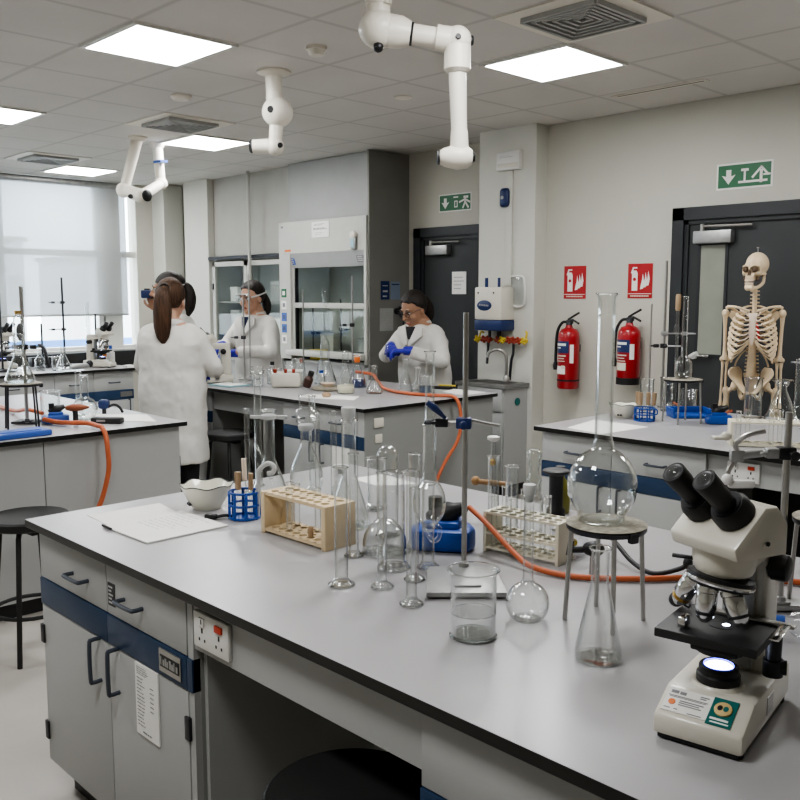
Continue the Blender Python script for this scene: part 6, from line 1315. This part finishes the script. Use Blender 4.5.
def person(label, loc, rz, zt, headc, hyaw=0., hpitch=0., arms=(), s_=1.12, skin='skin', glove=True, lean=0., wid=1., hem=.50, hs=1.12):
    """arms: (elbow, wrist, finger direction, palm-up vector, curl) for the -x and +x side; local frame faces -y"""
    t = thing('person', label, 'person', loc, rz)
    sh = zt-.30; T = Matrix.Translation(headc) @ Matrix.Rotation(hyaw, 4, 'Z') @ Matrix.Rotation(hpitch, 4, 'X')
    q = MB(); head_mb(q, T, hs)
    nb = V((headc[0]*.3, .02-lean*.6, sh+.02)); nt_ = T @ V((0, .02, -.05))
    q.tube([nb, nb.lerp(nt_, .5)+V((0, .006, 0)), nt_], [.064, .053, .050], 16, 4)
    tor = [(.86, .150, .100), (.95, .165, .112), (1.08, .145, .10), (1.22, .16, .105), (sh-.12, .180, .11), (sh-.05, .155, .095), (sh+.01, .10, .07), (sh+.055, .06, .06)]
    q.loft([ring_pts(z, a_*wid, b_*wid, .0-lean*max(0, (z-.95)/(sh-.95))) for z, a_, b_ in tor])
    hands = []
    for k, (sgn, (el, wr, fd, pu, curl)) in enumerate(zip((-1, 1), arms)):
        S0 = V((sgn*.155*wid, -lean, sh-.065))
        q.tube([S0-V((sgn*.05, 0, -.01)), S0, V(S0).lerp(V(el), .5), el, V(el).lerp(V(wr), .35), V(el).lerp(V(wr), .98)], [.055, .058, .048, .041, .040, .028], 12, 4)
        H = aim(V(wr), fd, pu); hands.append((H, curl, sgn))
        if not glove: hand_mb(q, H, curl, 1.05, side=-sgn)
    for sgn in (-1, 1):
        q.tube([(sgn*.085, .01, .92), (sgn*.10, .0, .70), (sgn*.10, -.005, .49), (sgn*.10, .02, .28), (sgn*.10, .03, .08)], [.088, .078, .056, .052, .040], 14, 4)
        q.tube([(sgn*.10, .045, .045), (sgn*.105, -.04, .035), (sgn*.115, -.13, .028)], [.040, .036, .026], 12, 4)
    b = q.build('body', skin, t); rem(b, .0075, 2)
    if glove:
        for H, curl, sgn in hands:
            g = MB(); hand_mb(g, H, curl, 1.12, side=-sgn); g.cyl(H @ V((-.065, 0, 0)), H @ V((.01, 0, 0)), .036, .033, 14); rem(g.build('glove', 'glove', t), .005, 2)
    # trousers and shoes
    q = MB()
    for sgn in (-1, 1): q.tube([(sgn*.085, .01, .93), (sgn*.10, .0, .70), (sgn*.10, -.005, .49), (sgn*.10, .02, .28), (sgn*.10, .03, .075)], [.100, .092, .074, .068, .062], 14, 4)
    rem(q.build('trousers', 'dark', t), .012, 2)
    for sgn in (-1, 1):
        MB().tube([(sgn*.10, .085, .045), (sgn*.10, .04, .05), (sgn*.107, -.05, .042), (sgn*.118, -.16, .033)], [.034, .048, .045, .030], 12, 4).build('shoe', 'blackm', t)
    # coat
    q = MB()
    prof = [(hem, .215, .165), (hem+.12, .212, .160), (.85, .208, .152), (.98, .215, .150), (1.10, .200, .140), (1.22, .205, .142), (sh-.12, .215, .140), (sh-.06, .195, .124), (sh-.015, .150, .10), (sh+.018, .078, .068)]
    q.loft([ring_pts(z, a_*wid, b_*wid, .0-lean*max(0, (z-.95)/(sh-.95)), 32) for z, a_, b_ in prof])
    for sgn, (el, wr, fd, pu, curl) in zip((-1, 1), arms):
        S0 = V((sgn*.158*wid, -lean, sh-.072)); el = V(el); wr = V(wr)
        q.tube([S0-V((sgn*.075, 0, -.045)), S0, S0.lerp(el, .5), el, el.lerp(wr, .4), el.lerp(wr, .86)], [.058, .068, .064, .060, .055, .049], 16, 5)
    c = q.build('lab_coat', 'coat', t); rem(c, .011, 5)
    tx = bpy.data.textures.get('folds') or bpy.data.textures.new('folds', 'CLOUDS'); tx.noise_scale = .10; tx.noise_depth = 2
    d_ = c.modifiers.new('folds', 'DISPLACE'); d_.texture = tx; d_.strength = .020; d_.mid_level = .5
    col = MB(); nb = V((0, -lean*.98, 0))
    col.tube([V((.080*math.sin(a_), .078*math.cos(a_)+.0, sh+.018+.010*math.cos(a_)))+nb for a_ in [-2.3+4.6*k/12 for k in range(13)]], [.013]*13, 8, 2, sy=2.0).build('collar', 'coat', c)
    return t, T, b, c
def front_opening(t, c, sh, lean, shirt='navyt', d=0., open_=.10):
    Q = Matrix(((1, 0, 0, 0), (0, 0, -1, 0), (0, 1, 0, 0), (0, 0, 0, 1)))
    R_ = Matrix.Translation((0, -lean, sh-.16)) @ rotm(-.27, 0, 0)
    MB().prism([(-open_*.6, .125), (open_*.6, .125), (.012, .02), (-.012, .02)], .112+d, .146+d, T=R_ @ Q, bev=.006).build('shirt', shirt, t)
    for s_ in (-1, 1):
        P = [(s_*open_*.50, .135), (s_*open_*1.1, .115), (s_*open_*1.2, .05), (s_*open_*.95, .03), (s_*.022, -.04), (s_*.004, -.02)]
        MB().prism(P[::s_], .132+d, .153+d, T=R_ @ Q, bev=.005).build('lapel', 'coat', c)
def goggles(t, T, s_=1.12):
    X = T @ Matrix.Scale(s_, 4)
    q = MB().box(-.070, .070, -.112, -.070, -.012, .040, .016, seg=3); g = q.build('goggles', glass_mat('goggle_plastic', (.86, .89, .91), (.55, .6, .65), .8, .06), t, T=X)
    MB().tube([(-.072, -.07, .016), (-.090, .0, .025), (-.075, .085, .035), (0, .128, .04), (.075, .085, .035), (.090, .0, .025), (.072, -.07, .016)], .006, 8, 4).build('strap', 'frost', g, T=X)
    MB().tube([(-.070, -.085, .042), (0, -.110, .046), (.070, -.085, .042)], .005, 8, 4).build('rim', 'frost', g, T=X)
def specs(t, T, s_=1.12):
    X = T @ Matrix.Scale(s_, 4); q = MB()
    for k in (-1, 1):
        q.tube([(k*.032+.023*math.cos(a_), -.099+.004*abs(math.cos(a_)), .004+.017*math.sin(a_)) for a_ in [2*PI*j/16 for j in range(16)]], .0018, 6, closed=True); q.tube([(k*.055, -.094, .010), (k*.077, -.03, .012), (k*.080, .012, .004)], .0018, 6)
    q.tube([(-.010, -.100, .008), (.010, -.100, .008)], .0018, 6); q.build('glasses', 'dkm', t, T=X)

# the woman seen from behind
t, T, b, c = person('woman with a long brown ponytail seen from behind in a white lab coat', (-5.36, 3.06, 0), RZ+PI-.15, 1.685, (.0, -.02, 1.555), .05, .10,
    [((-.275, -.07, 1.10), (-.13, -.33, 1.06), (.5, -.85, -.1), (.2, 0, 1), .7), ((.24, -.08, 1.10), (.01, -.34, 1.08), (-.4, -.9, 0), (-.2, 0, 1), .6)], wid=1.08, hem=.47)
hair_mb(T, 1.14, .06, -.03).build('hair', 'hairb', t)
X = T @ Matrix.Scale(1.12, 4)
MB().tube([X @ V(p) for p in ((0, .100, .070), (0, .135, .055), (0, .150, .0), (.0, .146, -.08), (.004, .134, -.16), (.004, .126, -.225), (.002, .122, -.262))], [.020, .036, .054, .063, .060, .042, .012], 18, 6, sy=.6).build('ponytail', 'hairb', t)
MB().tube([X @ V((.026*math.cos(a_), .118, .064+.026*math.sin(a_))) for a_ in [2*PI*j/12 for j in range(12)]], .007, 8, closed=True).build('hair_tie', 'haird', t)
B(-.06, .06, .0, .012, .90, .925, .003).build('half_belt', 'dark', c).location = (.10, .165, -.25)

# the one half hidden behind her, facing the window
t, T, b, c = person('dark-haired person mostly hidden behind the ponytailed woman, raising a black gadget', (-5.88, 3.39, 0), RZ-PI/2-.15, 1.75, (0, -.05, 1.615), .1, -.05,
    [((-.27, -.12, 1.28), (-.09, -.18, 1.50), (.30, -.25, .9), (1, .2, .2), .9), ((.24, .0, 1.12), (.08, -.16, 1.04), (-.4, -.8, .1), (-.2, .2, 1), .8)], skin='skind', glove=False, wid=1.02)
hair_mb(T, 1.14, .055, -.03).build('hair', 'haird', t); face_parts(b, T, 1.12)
X = T @ Matrix.Scale(1.12, 4); MB().tube([X @ V(p) for p in ((0, .085, .055), (0, .135, .035), (0, .155, -.03), (0, .150, -.10), (0, .140, -.15))], [.03, .042, .05, .045, .015], 16, 5, sy=.8).build('ponytail', 'haird', t)
MB().tube([X @ V((.088*math.cos(a_), .105*math.sin(a_)+.02, .035+.02*math.sin(a_))) for a_ in [2*PI*j/24 for j in range(24)]], .005, 8, closed=True).build('headband', 'frost', t)
Wm = Matrix.Translation((-5.88, 3.39, 0)) @ Matrix.Rotation(RZ-PI/2-.15, 4, 'Z'); gp = Wm @ V((-.035, -.225, 1.60))
g = thing('camera_gadget', 'small black camera-like gadget held up by the half-hidden person', 'gadget', gp, RZ-PI/2)
MB().box(-.05, .05, -.035, .035, -.03, .03, .01).build('body', 'navy', g); MB().latheto((0, .03, 0), (0, .075, 0), [(.026, 0), (.028, .3), (.025, 1)]).build('lens', 'black', g); MB().box(-.035, .01, -.02, .02, .03, .042, .004).build('top_plate', 'dkm', g)

# the woman in goggles
t, T, b, c = person('woman in goggles and white lab coat looking down, purple gloves, behind the middle bench', (-6.46, 4.54, 0), RZ-.62, 1.705, (0, -.075, 1.565), -.02, .14,
    [((-.27, -.14, 1.14), (-.06, -.40, 1.17), (.35, -.9, -.05), (.3, 0, 1), .8), ((.28, -.15, 1.12), (.09, -.41, 1.11), (-.4, -.85, .05), (-.4, 0, 1), .8)], lean=.03, wid=1.06)
hair_mb(T, 1.14, .076, -.025).build('hair', 'haird', t); face_parts(b, T, 1.12); goggles(t, T); front_opening(t, c, 1.405, .03, d=.014)
X = T @ Matrix.Scale(1.12, 4); MB().tube([X @ V(p) for p in ((0, .085, .035), (0, .125, .0), (.01, .140, -.06), (.015, .130, -.12), (.01, .115, -.165))], [.03, .040, .046, .040, .012], 16, 5, sy=.8).build('ponytail', 'haird', t)

# the woman in glasses
t, T, b, c = person('woman in glasses, lab coat and purple gloves, bent over flasks by the charcoal door', (-5.03, 5.165, 0), RZ-.72, 1.645, (-.01, -.135, 1.475), -.12, .42,
    [((-.29, -.15, 1.10), (-.05, -.36, 1.19), (.65, -.75, -.1), (.3, 0, 1), .75), ((.30, -.15, 1.08), (.10, -.37, 1.165), (-.75, -.65, .0), (-.4, -.3, 1), .75)], lean=.065, wid=1.10, skin='skind')
hair_mb(T, 1.15, .078, -.025).build('hair', 'haird', t); face_parts(b, T, 1.12); specs(t, T); front_opening(t, c, 1.345, .065, 'dark', d=.008, open_=.115)
X = T @ Matrix.Scale(1.12, 4); MB().tube([X @ V(p) for p in ((0, .085, .045), (0, .125, .025), (0, .140, -.04), (.0, .125, -.11), (0, .105, -.15))], [.03, .042, .046, .038, .012], 16, 5, sy=.8).build('ponytail', 'haird', t)
Wm = Matrix.Translation((-5.03, 5.165, 0)) @ Matrix.Rotation(RZ-.72, 4, 'Z'); gp = Wm @ V((.0, -.46, 1.10))
glass('test_tube', 'small clear vial held in the purple gloves of the woman in glasses', 'vial', p_tube(.014, .11), tuple(gp), .0015, m='thick', seg=16)
